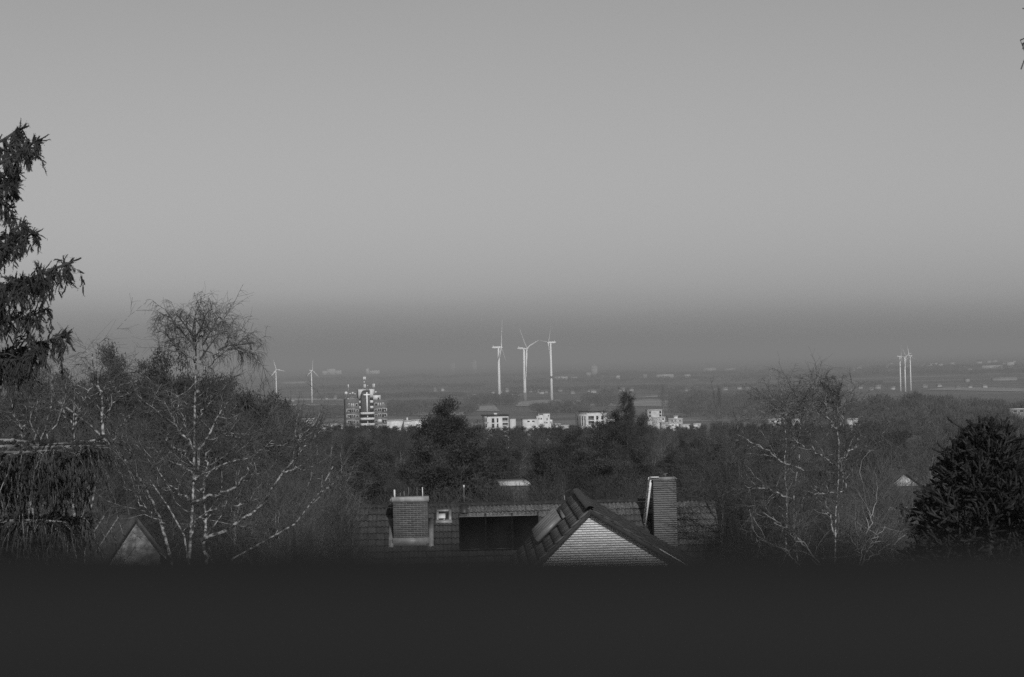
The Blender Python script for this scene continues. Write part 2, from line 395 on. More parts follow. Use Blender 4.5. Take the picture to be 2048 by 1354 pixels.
turbine('right one of three slender turbines close together at right', 1822, 4720, 712, 22, 150, -12, 'three slender turbines at right')

# ------------------------------------------------------------------ buildings far away
def near_what(px):
    for lim, w_ in ((760, ', left of the tower'), (960, ', right of the tower'), (1030, ', left of the turbines'), (1130, ', by the large turbines'), (1300, ', right of the turbines'), (1540, ', left of the right birches'), (1790, ', right of the right birches'), (1900, ', by the slender turbines'), (9999, ', near the right edge')):
        if px < lim: return w_
def house_box(name, label, cat, px, D, wpx, hpx, roofpx=0, yaw=0, depth=9, group=None, wm=None, rm=None, drop=0, windows=0):
    """small far building: wall, roof and (if readable) windows; its foot stands on the ground"""
    px = U(px, 750)[0]; s = D / FPX; x = (px - 1024) * s; z = gz(x, D); W = wpx * s; H = hpx * s; Rf = roofpx * s
    t = thing(name, label, cat, (x, D, z), R(yaw), group)
    b = MB(); b.box(-W / 2, W / 2, 0, depth, -1, H)
    if Rf:
        b.prism([(-W / 2, H), (W / 2, H), (0, H + Rf)], .02, depth - .02) if roofpx and yaw >= 90 else None
    b.build('wall', wm or M_white, t)
    r = MB()
    if Rf:
        r.add([(-W / 2 - .4, -.5, H - .1), (W / 2 + .4, -.5, H - .1), (W / 2 + .4, depth / 2, H + Rf), (-W / 2 - .4, depth / 2, H + Rf), (-W / 2 - .4, depth + .5, H - .1), (W / 2 + .4, depth + .5, H - .1)],
              [(0, 1, 2, 3), (3, 2, 5, 4), (0, 4, 5, 1)], [(0, 3, 4), (1, 5, 2)])
    else:
        r.box(-W / 2 - .15, W / 2 + .15, -.15, depth + .15, H + .02, H + .5)
    r.build('roof', rm or mat('far_roof', .1, .16, .5, 2, rand=.4), t)
    for i in range(windows):
        f = MB(); cx = -W / 2 + W * (i + .5) / windows; f.box(cx - W / windows * .28, cx + W / windows * .28, -.08, .1, H * .35, H * .75); f.build('window', M_glass, t)
    return t
FH = mat('far_wall', .24, .42, .02, 2, rand=.4)
house_box('tower_block', 'hazy square tower block on the far skyline, shorter of two', 'building', 906, 15000, 9, 19, depth=40, wm=FH)
house_box('tower_block', 'taller hazy tower block on the far skyline left of the large turbines', 'building', 948, 14500, 11, 27, depth=40, wm=FH)
t = house_box('tower_block', 'pale tower block with a rooftop box, on the plain right of the turbines', 'building', 1189, 9800, 12, 22, depth=30, wm=FH, windows=0)
b = MB(); b.box(-4, 4, 5, 15, 44, 50); b.build('roof_box', FH, t)
house_box('hall', 'low pale wing left of the far tower block', 'building', 1178, 9810, 11, 9, depth=30, wm=FH)
for px, D, wpx, hp in ((650, 15500, 10, 8), (663, 15400, 16, 12), (676, 15600, 14, 8), (735, 15000, 6, 12), (748, 15200, 22, 7)):
    house_box('factory_hall', 'hazy pale factory block on the skyline above the apartment tower', 'building', px, D, wpx, hp, depth=40, group='hazy factory blocks on the skyline', wm=M_white)
house_box('hall', 'long pale hall far left between the two small turbines', 'building', 587, 9800, 50, 4, depth=40, wm=FH)
for px, D, wpx, hp in ((1122, 8700, 26, 7), (1148, 8700, 14, 6), (1330, 8600, 34, 7), (1375, 8500, 12, 6), (1420, 10500, 26, 9), (1460, 10300, 24, 8), (1290, 8600, 8, 8), (1236, 8600, 8, 7)):
    house_box('hall', 'long pale hall in the haze right of the large turbines', 'building', px, D, wpx, hp, depth=30, group='pale halls in the haze', wm=FH, windows=0)
for px, D, wpx, hp, rf in ((1985, 8600, 40, 6, 0), (2022, 8700, 14, 11, 0), (2010, 5900, 48, 4, 3), (1935, 5800, 8, 6, 3)):
    house_box('hall', 'pale farm hall on the far slope near the right edge', 'building', px, D, wpx, hp, rf, depth=24, group='farm halls near the right edge', wm=FH)
VR = random.Random(21)
vill = [(1082, 5450), (1090, 5500), (1145, 5350), (1078, 5650), (1178, 5500), (1187, 5450), (1243, 5600), (1060, 5700), (1014, 5750), (1120, 5700), (1215, 5650), (1262, 5550),
        (1372, 6500), (1430, 6600), (1450, 6500), (1510, 6700), (1496, 6400), (1395, 6600), (1478, 6500), (1600, 6600), (1720, 6200), (1742, 6100), (1755, 6150), (1785, 6000), (1628, 6400),
        (650, 5300), (668, 5250), (690, 5400), (700, 5350), (585, 5200), (985, 5600), (1000, 5750), (870, 6200), (885, 6300), (1915, 6000), (1940, 6100), (1970, 6000), (1850, 6200), (1880, 6300)]
for px, D in vill:
    if px > 1350: D -= 1150
    house_box('house', 'small pale house in the far village' + near_what(px), 'house', px, D + VR.uniform(-60, 60), VR.uniform(6, 11), VR.uniform(3, 5), VR.uniform(3, 5), VR.uniform(-25, 25), 9, 'houses of the far village', FH)
for i in range(26):
    px = VR.uniform(1690, 2045); D = VR.uniform(8200, 12500)
    house_box('house', 'tiny pale house on the hazy slope' + near_what(px), 'house', px, D, VR.uniform(5, 12), VR.uniform(3, 5), VR.uniform(2, 3.5), VR.uniform(-25, 25), 10, 'houses on the hazy slope', FH)

def pylon(label, px, D, H):
    px = U(px, 770)[0]; x = (px - 1024) / FPX * D; t = thing('electricity_pylon', label, 'pylon', (x, D, gz(x, D)), 0, 'lattice pylons on the plain')
    b = MB(); a0, a1 = H * .09, H * .02
    for sx_ in (-1, 1):
        for sy in (-1, 1): b.tube([(sx_ * a0, sy * a0, 0), (sx_ * a1, sy * a1, H)], [.25, .18], 4)
    for i in range(9):
        z0, z1 = H * i / 9, H * (i + 1) / 9; w0, w1 = a0 + (a1 - a0) * i / 9, a0 + (a1 - a0) * (i + 1) / 9
        for sy in (-1, 1):
            b.tube([(-w0, sy * w0, z0), (w1, sy * w1, z1)], [.14, .14], 3); b.tube([(w0, sy * w0, z0), (-w1, sy * w1, z1)], [.14, .14], 3)
    b.build('mast', M_zinc, t)
    for zf, wf in ((.70, .2), (.82, .27), (.93, .16)):
        c = MB(); c.tube([(-H * wf, 0, H * zf), (0, 0, H * zf + 1.2), (H * wf, 0, H * zf)], [.12, .3, .12], 4); c.tube([(-H * wf, 0, H * zf), (0, 0, H * zf - .8), (H * wf, 0, H * zf)], [.12, .25, .12], 4); c.build('cross_arm', M_zinc, t)
pylon('grey lattice pylon behind the bare birch tops at right', 1700, 3600, 42)
pylon('faint lattice pylon left of the bare birch tops at right', 1541, 5200, 50)
pylon('faint lattice pylon in the haze right of the large turbines', 1204, 4700, 46)

# ------------------------------------------------------------------ the apartment tower with the cross
def local_building(name, label, cat, pxc, D, yaw, group=None, pyref=845):
    pl, yl = U(pxc, pyref); s = D / FPX; x = (pl - 1024) * s; z = gz(x, D)
    t = thing(name, label, cat, (x, D, z), R(yaw), group)
    cyaw = math.cos(R(yaw))
    X = lambda px: (px - pxc) * s / cyaw
    Z = lambda py: CZ - (py + yl - pyref - HY) * s - z
    return t, X, Z
M_clad = mat('dark_brick_cladding', .10, .15, .6, 4)
def win(t, x0, x1, z0, z1, y=0.0, fm=None, pane=True, bars=0, fw=.12, name='window'):
    f = MB(); f.box(x0, x1, y - .07, y + .1, z0, z1); o = f.build(name, fm or M_white, t)
    if pane:
        n = bars + 1; wd = (x1 - x0 - fw * (n + 1)) / n
        for i in range(n):
            g = MB(); a = x0 + fw + i * (wd + fw); g.box(a, a + wd, y - .10, y - .06, z0 + fw, z1 - fw); g.build('pane', M_glass, o)
    return o
def zx(X_): return 660 + X_ / 9.67
def zy(Y_): return 740 + Y_ / 9.67
def build_tower():
    t, X, Z = local_building('apartment_tower', 'tall dark apartment tower with a white cross and rooftop antennas', 'building', 730, 1209, 9)
    x = lambda v: X(zx(v)); z = lambda v: Z(zy(v))
    b = MB(); b.box(x(325), x(578), 0, 13, -4, z(560)); b.build('wall', M_clad, t)
    b = MB(); b.box(x(848), x(1100), 0, 13, -4, z(578)); b.build('wall', M_clad, t)
    b = MB(); b.box(x(578), x(848), .6, 12, -4, z(520)); b.build('core_wall', M_clad, t)
    # rounded centre bay with the glazed stair front
    poly = [(x(600), -4), (x(780), -4), (x(780), z(392)), (x(650), z(392)), (x(622), z(425)), (x(605), z(480)), (x(600), z(560))]
    b = MB(); b.prism(poly, -1.3, .62); b.build('glazed_front', mat('stair_glass', .055, .085, .7, 3, rough=.3), t)
    for k in range(6):
        m_ = MB(); m_.box(x(640 + k * 26) - .06, x(640 + k * 26) + .06, -1.36, -1.29, z(800), z(430)); m_.build('mullion', M_grey, t)
    poly = [(x(563), z(550)), (x(592), z(545)), (x(602), z(480)), (x(620), z(423)), (x(650), z(390)), (x(700), z(390)), (x(700), z(374)), (x(563), z(374))]
    b = MB(); b.prism(poly, -.5, 3.5); b.build('white_panel', M_white, t)
    b = MB(); b.box(x(772), x(845), -.55, 3.5, z(535), z(372)); b.build('white_panel', M_white, t)
    b = MB(); b.box(x(566), x(842), .7, 8, z(530), z(378)); b.build('lift_house', M_grey, t)
    b = MB(); b.box(x(708), x(731), -1.75, -1.4, z(812), z(430)); b.box(x(655), x(776), -1.72, -1.38, z(491), z(465)); b.build('cross', mat('cross_paint', .85, .88, 1, 1), t)
    for X0, X1 in ((575, 618), (783, 842)):
        for Y0, Y1 in ((590, 641), (698, 746)):
            b = MB(); b.box(x(X0), x(X1), -.25, .1, z(Y1), z(Y0)); b.build('balcony_front', M_white, t)
        for Y0, Y1 in ((641, 698), (746, 808), (540, 590)):
            b = MB(); b.box(x(X0), x(X1), -.02, .62, z(Y1), z(Y0)); b.build('recess_shade', M_glass, t)  # solid dark block, its colour stands for the shade in the recess
    for Y0, Y1 in ((815, 857), (921, 966), (1028, 1076), (1136, 1184)):      # bowed balcony bands
        n = 11; V = []
        for j in range(n):
            f = j / (n - 1); px_ = x(590) + (x(857) - x(590)) * f; d = -1.9 - 1.2 * math.sin(math.pi * f) ** .6
            V += [(px_, d, z(Y1)), (px_, d, z(Y0)), (px_, d + .25, z(Y0)), (px_, d + .25, z(Y1))]
        q = []
        for j in range(n - 1):
            a = j * 4; c = a + 4; q += [(a, c, c + 1, a + 1), (a + 1, c + 1, c + 2, a + 2), (a + 2, c + 2, c + 3, a + 3), (a + 3, c + 3, c, a)]
        MB().add(V, q + [(0, 1, 2, 3), (4 * n - 4, 4 * n - 1, 4 * n - 2, 4 * n - 3)]).build('balcony', mat('balcony_paint', .52, .6, 1, 2), t)
        s_ = MB(); s_.box(x(592), x(855), -1.95, .6, z(Y1) + .02, z(Y1) + .25); s_.build('balcony_slab', M_lgrey, t)
    for Y0, Y1 in ((866, 918), (972, 1026)):
        b = MB(); b.box(x(600), x(845), -1.36, -1.31, z(Y1), z(Y0)); b.build('balcony_window', M_glass, t)
        b = MB(); b.box(x(716), x(733), -1.5, -1.37, z(Y1), z(Y0)); b.build('cross_foot', MATS['cross_paint'], t)
    for Y0, Y1, k in ((745, 812, 0), (852, 920, 1), (958, 1028, 2), (1066, 1134, 3), (1174, 1240, 4)):
        win(t, x(428), x(497), z(Y1), z(Y0), bars=1, fw=.16)
        win(t, x(513), x(556), z(Y1 - 8), z(Y0 + 16), fw=.14)
        win(t, x(868), x(917), z(Y1 - 14), z(Y0 + 14), fw=.16)
        win(t, x(928), x(1000), z(Y1 - 8), z(Y0), bars=1, fw=.16, pane=k not in (2, 4))
        for X0, X1, sgn in ((330, 424, 1), (1012, 1102, -1)):
            r = MB(); r.box(x(X0), x(X1), -.04, .06, z(Y1), z(Y0)); o = r.build('loggia_shade', M_dark, t)  # flat dark slab, its colour stands for the shaded depth of the loggia
            f = MB(); f.box(x(X0), x(X1), -.3, -.05, z(Y0 + 10), z(Y0)); xx = x(X0) if sgn > 0 else x(X1) - .3
            f.box(xx, xx + .3, -.28, -.05, z(Y1), z(Y0 + 10)); f.build('loggia_frame', M_white, o)
            g = MB(); g.box(x(X0 + 38) - .12, x(X0 + 38) + .12, -.2, -.05, z(Y1), z(Y1 - 28)); g.box(x(X0 + 52) - .12, x(X0 + 52) + .2, -.2, -.05, z(Y1), z(Y1 - 18)); g.build('chair', M_lgrey, o)
    for X0, X1 in ((360, 396), (424, 440), (462, 478), (502, 548), (870, 925), (940, 954), (978, 990), (1014, 1050)):
        win(t, x(X0), x(X1), z(702), z(640), fw=.2, pane=(X1 - X0) > 30)
    b = MB(); b.box(x(846), x(990), .8, 8, z(580) - .1, z(495)); o = b.build('penthouse', M_white, t)
    b = MB(); b.box(x(935), x(960), .72, .82, z(578), z(538)); b.build('door', M_dark, o)
    b = MB(); b.box(x(350), x(565), 2, 9, z(562), z(548)); b.build('roof_rim', M_grey, t)
    b = MB()
    for yy in (2.2, 5.0):
        b.tube([(x(370), yy, z(515)), (x(545), yy, z(500))], [.16, .16], 4); b.tube([(x(380), yy, z(548)), (x(545), yy, z(540))], [.16, .16], 4)
    for v in (385, 440, 500, 540): b.tube([(x(v), 2.2, z(562)), (x(v), 2.2, z(430))], [.12, .1], 4)
    b.build('antenna_frame', M_zinc, t)
    def dish(X_, Y_, r):
        b = MB(); n = 14; V = [(x(X_) + r * math.cos(2 * math.pi * i / n), 1.6, z(Y_) + r * math.sin(2 * math.pi * i / n)) for i in range(n)] + [(x(X_) + r * math.cos(2 * math.pi * i / n), 2.2, z(Y_) + r * math.sin(2 * math.pi * i / n)) for i in range(n)]
        b.add(V, [(i, (i + 1) % n, (i + 1) % n + n, i + n) for i in range(n)], [(0, i + 1, i) for i in range(1, n - 1)] + [(n, n + i, n + i + 1) for i in range(1, n - 1)])
        b.build('antenna_dish', M_white, t)
    dish(335, 438, .75); dish(412, 450, .32); dish(460, 440, .5); dish(505, 458, .32); dish(370, 548, .3); dish(905, 430, .42); dish(685, 232, .35); dish(750, 305, .22); dish(1, 0, .01) if False else None
    b = MB(); b.tube([(x(335), 2, z(562)), (x(335), 2, z(430))], [.15, .12], 5); b.build('dish_pole', M_zinc, t)
    def mast(X_, Y0, Y1, panels):
        b = MB(); b.tube([(x(X_), 2.5, z(Y1)), (x(X_), 2.5, z(Y0))], [.16, .09], 6); o = b.build('antenna_mast', M_zinc, t)
        for dx, a, c in panels:
            p = MB(); p.box(x(X_ + dx) - .22, x(X_ + dx) + .22, 2.0, 2.3, z(c), z(a)); p.build('antenna_panel', M_white, o)
    mast(694, 128, 380, [(-18, 132, 188), (0, 130, 190), (18, 132, 188), (-10, 272, 345), (14, 272, 345)])
    mast(380, 268, 560, [(0, 270, 345)])
    mast(868, 165, 520, [(-12, 272, 345), (14, 270, 342), (0, 372, 470)])
    b = MB(); b.tube([(x(530), 1.5, z(360)), (x(700), 1.5, z(356)), (x(845), 1.5, z(356))], [.1, .1, .1], 4)
    for v in (560, 600, 650, 780, 830): b.tube([(x(v), 1.5, z(378)), (x(v), 1.5, z(352))], [.09, .09], 4)
    b.build('roof_railing', M_zinc, t)
build_tower()

# ------------------------------------------------------------------ white flats and low town roofs among the trees
def zx4(v): return 940 + v / 4.096
def zy4(v): return 620 + v / 4.096
def flats():
    def mk(label, c, D, yaw, cat='building', name='block_of_flats'):
        t, X, Z = local_building(name, label, cat, zx4(c), D, yaw)
        return t, (lambda v: X(zx4(v))), (lambda v: Z(zy4(v)))
    # first
    t, x, z = mk('white three-storey flats with a dark roof slab, just right of the big pine', 230, 1180, 14)
    b = MB(); b.box(x(146), x(315), 0, 11.5, -3, z(868)); b.build('wall', M_white, t)
    b = MB(); b.box(x(146) - .5, x(315) + .3, -.6, 12, z(868) + .03, z(858)); b.build('roof', M_dark, t)
    b = MB(); b.box(x(215), x(240), 4, 6, z(858), z(845)); b.build('roof_hatch', M_white, t)
    for a, c, e, f in ((178, 200, 885, 922), (219, 233, 885, 922), (178, 200, 930, 962), (219, 233, 930, 962), (178, 200, 972, 1004), (219, 233, 972, 1004)):
        win(t, x(a), x(c), z(f), z(e), fw=.12, fm=M_grey)
    for e, f in ((884, 916), (926, 952), (970, 1000)):
        r = MB(); r.box(x(266), x(310), -.05, .05, z(f), z(e)); o = r.build('loggia_shade', M_dark, t)  # dark slab on the wall paints the shade inside the loggia
        g = MB(); g.box(x(266), x(310), -.12, -.06, z(f), z(f - 9)); g.build('railing', M_lgrey, o)
    for e, f in ((885, 915), (930, 960)):
        b = MB(); b.box(x(146) - .06, x(146) + .06, 2, 4.5, z(f), z(e)); b.box(x(146) - .06, x(146) + .06, 6.5, 8, z(f), z(e)); b.build('window', M_glass, t)
    t, x, z = mk('small white annex beside the flats near the big pine', 350, 1190, 0)
    b = MB(); b.box(x(327), x(375), 0, 8, -3, z(892)); b.build('wall', mat('offwhite_render', .5, .58, .4, 2), t); b = MB(); b.box(x(325), x(377), -.2, 8.2, z(892) + .02, z(889)); b.build('roof', M_grey, t)
    # second: stepped white
    t, x, z = mk('stepped bright white building with a tall middle block', 580, 1200, 8)
    for a, c, e, y0 in ((440, 556, 893, .4), (553, 600, 868, .2), (600, 656, 850, 0), (656, 676, 902, .5), (572, 600, 850, 1.0)):
        b = MB(); b.box(x(a), x(c), y0, y0 + 8, -3, z(e)); b.build('wall', M_white, t)
    b = MB(); b.box(x(568), x(658), -.15, 9.2, z(850) + .02, z(847)); b.box(x(438), x(552), .2, 8.6, z(893) + .02, z(889)); b.build('roof', M_grey, t)
    for a, c, e, f, y in ((562, 570, 885, 897, .2), (580, 590, 885, 897, .2), (628, 636, 888, 905, 0), (610, 618, 915, 930, 0), (625, 635, 918, 930, 0), (640, 648, 862, 872, 0), (660, 668, 915, 928, .5), (470, 490, 905, 915, .4), (510, 530, 905, 915, .4)):
        b = MB(); b.box(x(a), x(c), y - .06, y + .06, z(f), z(e)); b.build('window', M_glass, t)
    # third: wide flats with shaded end
    t, x, z = mk('wide pale block of flats with a grey shaded end and dark roof storey', 1000, 1190, 20)
    x0 = x(958); dp = (958 - 862) / 4.096 * 1190 / FPX / math.sin(R(20 + 1.5))
    b = MB(); b.box(x0, x(1128), 0, dp, -3, z(847)); b.build('wall', M_white, t)
    b = MB(); b.box(x0 + 1.2, x(1090), 1.5, dp - 1.5, z(846), z(830)); b.build('roof_storey', M_dark, t)
    b = MB(); b.box(x0 - .12, x(1128) + .12, -.12, dp + .12, z(847) + .02, z(843)); b.build('roof_rim', M_white, t)
    for e, f in ((868, 900), (908, 938)):
        r = MB(); r.box(x(970), x(1016), -.05, .05, z(f), z(e)); o = r.build('loggia_shade', M_dark, t)  # loggia depth is a flat slab coloured dark for its shade
        g = MB(); g.box(x(970), x(1016), -.12, -.06, z(f), z(f - 10)); g.build('railing', M_grey, o)
        for a, c in ((1034, 1052), (1076, 1096)): win(t, x(a), x(c), z(f), z(e), fw=.1, fm=M_grey)
        for k in range(4):
            y0 = dp * (.12 + .21 * k); b = MB(); b.box(x0 - .06, x0 + .06, y0, y0 + 1.1, z(f + 8), z(e)); b.build('window', M_glass, t)
    # low white pieces
    M_low = mat('low_house_render', .42, .62, .6, 5, rand=.25)
    def low(label, parts, c, D, yaw=4, name='low_house', wins=()):
        t, x, z = mk(label, c, D, yaw, 'house', name)
        for a, c2, e, dp in parts:
            b = MB(); b.box(x(a), x(c2), 0, dp, -3, z(e)); b.build('wall', M_low, t)
            b = MB(); b.box(x(a) - .2, x(c2) + .2, -.3, dp + .2, z(e) + .02, z(e) + .35); b.build('roof', M_lgrey, t)
        for a, c2, e, f in wins:
            b = MB(); b.box(x(a), x(c2), -.07, .05, z(f), z(e)); b.build('window', M_glass, t)
    low('low white flat-roofed house right of the stepped building', [(676, 740, 938, 8)], 700, 1160)
    low('low bright roof just left of the wide pale flats', [(735, 810, 950, 8)], 770, 1150)
    low('white low house right of the wide pale flats, behind branches', [(1130, 1195, 902, 8)], 1160, 1170, wins=((1140, 1152, 910, 922), (1165, 1178, 910, 922)))
    low('white upper storey with grey bands left of the low white roofs', [(1465, 1574, 822, 10), (1490, 1600, 882, 12)], 1530, 1230, 6, 'block_of_flats', ((1469, 1482, 828, 847), (1553, 1568, 828, 847), (1469, 1482, 856, 872), (1553, 1568, 856, 872), (1575, 1592, 888, 900)))
    t2 = None
    low('low white house with a small roof turret at right of the town', [(1630, 1742, 893, 8), (1675, 1702, 872, 4)], 1690, 1220, wins=((1650, 1660, 902, 912), (1715, 1725, 902, 912)))
    low('long white flat roof in front of the small roof turret', [(1575, 1735, 928, 9)], 1650, 1150, wins=((1600, 1620, 938, 945), (1650, 1670, 938, 945)))
    low('white low roof at the right end of the town', [(1730, 1800, 942, 8)], 1765, 1130)
    low('tiny white house at the far right end of the town roofs', [(1835, 1890, 935, 7)], 1860, 1190)
    M_low = mat('low_house_render', .45, .66, .6, 5, rand=.25)
    def lowp(label, a, c, e, D, wins=0, dp=9, wm=None):
        t, X, Z = local_building('low_house', label, 'house', (a + c) / 2, D, 3)
        b = MB(); b.box(X(a), X(c), 0, dp, -3, Z(e)); b.build('wall', wm or M_low, t)
        b = MB(); b.box(X(a) - .2, X(c) + .2, -.4, dp + .2, Z(e) + .02, Z(e) + .4); b.build('roof', M_lgrey, t)
        for i in range(wins):
            w0 = X(a) + (X(c) - X(a)) * (i + .25) / wins; w1 = X(a) + (X(c) - X(a)) * (i + .75) / wins
            b = MB(); b.box(w0, w1, -.07, .05, Z(e + 4.6), Z(e + 1.6)); b.build('window', M_glass, t)
    lowp('white flat roof edge left of the tower, above the treetops', 600, 628, 839, 1180)
    lowp('long low white house with two dark windows left of the tower', 640, 686, 849.5, 1130, 2)
    lowp('sunlit white house front low down left of the tower', 660, 680, 858, 1090)
    lowp('pale low house directly right of the tower', 774, 806, 841.5, 1190)
    lowp('white low house with a gap, half way between tower and big pine', 822, 856, 841, 1190)
    lowp('white wall with narrow chimney right of the tower', 808, 822, 843, 1180)
    t, X, Z = local_building('chimney_stack', 'slim white chimney above the low roofs right of the tower', 'chimney', 814.5, 1200, 0)
    b = MB(); b.box(X(813), X(816), 0, .8, -2, Z(835)); b.build('shaft', M_white, t); b = MB(); b.box(X(812.6), X(816.4), -.1, .9, Z(835) + .01, Z(834.3)); b.build('cap', M_grey, t)
    lowp('bright white strip of wall among the bare birches at right', 1698, 1716, 838.5, 1080)
    lowp('low pale roof left of the bare birches at right', 1540, 1562, 839.5, 1080, 2)
    lowp('small pale house between the bare birches at right', 1588, 1600, 840, 1080, 1)
    lowp('pale house with dark windows at the right edge above the monkey puzzle', 2024, 2050, 819, 1150, 2, wm=M_grey)
    t, X, Z = local_building('hillside_house', 'dark house with a white parapet strip glimpsed through trees behind the near roof', 'house', 1031, 190, 4, None, 968)
    b = MB(); b.box(X(1002), X(1060), 0, 7, -2, Z(972)); b.build('wall', M_bark, t)
    b = MB(); b.box(X(1001), X(1061), -.1, 7.1, Z(972) + .01, Z(966.5)); b.build('parapet', M_lgrey, t)
flats()

# ------------------------------------------------------------------ the near house: long roof, cross gable, two chimneys
def tile_mesh(name, W, L, th=.022, roll=.05):
    """pantile with two rolls; x across 0..W, y down the slope 0..L, z out of the roof; lower end raised over the next course"""
    n = 9; xs = np.linspace(0, W, n); h = roll * (.5 - .5 * np.cos(np.linspace(0, 4 * np.pi, n))) 
    V = []
    for yy, lift in ((0, 0.0), (L, .058)):
        V += [(a, yy, hh + lift) for a, hh in zip(xs, h)]
    V += [(a, L, hh + .058 - th) for a, hh in zip(xs, h)]
    q = []
    for r in range(2):
        for i in range(n - 1): q.append((r * n + i, r * n + n + i, r * n + n + i + 1, r * n + i + 1))
    q += [(0, 2 * n, n, 0)][:0]
    return np.array(V), np.array(q)

def near_house():
    gz0 = 62.3
    root = thing('brick_house', 'near brick house: long tiled roof, pale brick gable, two chimneys, solar panels', 'house', (0, 84, gz0))
    off = Vector((0, 84, gz0))
    YAW = R(1.0); PIT = R(38); tp = math.tan(PIT)
    U = Vector((math.cos(YAW), math.sin(YAW), 0)); Vv = Vector((math.sin(YAW), -math.cos(YAW), 0)); W = Vector((0, 0, 1))
    O = at(1050, 1006.5, 88) - off
    def FM(o, a, b, c):
        m = Matrix(((a.x, b.x, c.x, o.x), (a.y, b.y, c.y, o.y), (a.z, b.z, c.z, o.z), (0, 0, 0, 1))); return m
    FA = FM(O, U, Vv, W)                                   # u along the ridge, v out from it, w up (not right-handed: u x v = -w)
    def A(u, v, dz=0.0): return O + U * u + Vv * v + W * (-v * tp + dz)
    u0, u1 = -6.9, 6.9
    M_tile = mat('weathered_concrete_tiles', .034, .060, 14, 8, rand=.25, lo=.40, hi=.68, bump=.2, world=True)
    M_lich = mat('lichen_tiles', .055, .19, 22, 8, rand=.22, lo=.46, hi=.70, bump=.2, world=True)
    M_ridge = mat('ridge_tiles', .03, .06, 2, 4)
    # shell of the long roof under the tiles, walls below
    half = 4.3
    m = MB(); P = [A(u0, 0, -.06), A(u1, 0, -.06), A(u1, half, -.06), A(u0, half, -.06), O + U * u0 + Vv * -half + W * (-half * tp - .06), O + U * u1 + Vv * -half + W * (-half * tp - .06)]
    m.add([tuple(p) for p in P], [(0, 3, 2, 1), (0, 1, 5, 4)])
    m.add([tuple(p - W * .18) for p in P], [(0, 1, 2, 3), (0, 4, 5, 1)])
    roof = m.build('main_roof', M_ridge, root)
    def P_(o): return tuple(o)
    m = MB(); m.add([P_(A(u0 + .3, 3.9, .0)), P_(A(u1 - .3, 3.9, 0)), P_(A(u1 - .3, 3.9) * 1), P_(A(u0 + .3, 3.9))])
    wl = MB()
    c = [O + U * a + Vv * b_ for a, b_ in ((u0 + .25, 3.9), (u1 - .25, 3.9), (u1 - .25, -3.9), (u0 + .25, -3.9))]
    top = -3.9 * tp - .3; bot = gz0 - 1 - (O + off).z
    V = [P_(p + W * bot) for p in c] + [P_(p + W * top) for p in c] + [P_(O + U * (u0 + .25) + W * -.3), P_(O + U * (u1 - .25) + W * -.3)]
    wl.add(V, [(0, 1, 5, 4), (1, 2, 6, 5), (2, 3, 7, 6), (3, 0, 4, 7)], [(4, 8, 7), (5, 6, 9)])
    wl.build('wall', mat('house_brick_wall', .3, .38, 2, 3), root)
    # tiles
    TW, TL = .30, .335
    Vt, Qt = tile_mesh('tile', TW, TL + .03)
    tme = mesh_np('tile', Vt, Qt); tme.materials.append(M_tile)
    tml = mesh_np('tile_lichen', Vt, Qt); tml.materials.append(M_lich)
    down = (Vv * math.cos(PIT) - W * math.sin(PIT)); nrm = (Vv * math.sin(PIT) + W * math.cos(PIT))
    TM = lambda u, s, j=(0, 0, 0): FM(O + U * (u + j[0]) + down * (s + j[1]) + nrm * (-.02 + j[2]), U, down, nrm)
    ncol = int((u1 - u0) / TW); rows = int(half / math.cos(PIT) / TL)
    def covered(u, s):                                     # chimneys, solar panels, hatch and the cross gable sit there
        v = s * math.cos(PIT)
        if -4.72 < u + .15 < -3.55 and .8 < v < 1.6: return True
        if -2.25 < u + .15 < .25 and .85 < v < 1.75: return True
        if 4.6 < u + .15 < 5.25 and 1.2 < v < 1.9: return True
        return False
    cnt = 0; rest = MB()
    def vis(i, r): return r
    for r in range(rows):
        for i in range(ncol):
            u = u0 + i * TW; s = .10 + r * TL
            if covered(u, s): continue
            v = s * math.cos(PIT); xg = 1.6 + u                # cross gable body hides these
            inside = 1.75 - v * .8 < u + .15 < 2.35 + v * 1.2
            M = TM(u, s, (rnd.gauss(0, .004), rnd.gauss(0, .004), abs(rnd.gauss(0, .004))))
            if cnt < 300 and not inside and r < 9 :
                lich = u > -2.2 and r < 2 or u > 4.6 and r < 7
                link('tile', tml if lich else tme, None, roof, None, M); cnt += 1
            else:
                rest.add([tuple(M @ Vector(p)) for p in Vt], Qt)
    rest.build('tile_field', M_tile, roof, kind='stuff')
    # ridge caps
    n = int((u1 - u0) / .38); rc = MB(); K = 7
    V = []
    for s_ in (0, .40):
        for k in range(K):
            an = math.pi * k / (K - 1); V.append((s_, math.cos(an) * (.12 if s_ == 0 else .135), math.sin(an) * (.085 if s_ == 0 else .10)))
    rme = mesh_np('ridge_tile', V, [(k, k + 1, K + k + 1, K + k) for k in range(K - 1)], [(K, K + k + 1, K + k) for k in range(1, K - 1)]); rme.materials.append(M_ridge)
    for i in range(n):
        link('ridge_tile', rme, None, roof, None, FM(O + U * (u0 + i * .38) + W * (-.005 + rnd.gauss(0, .004)), U, Vv, W))
    # --- brick chimney on the left
    bme_ = MB().box(-.5, .5, -.5, .5, -.5, .5).mesh('brick')
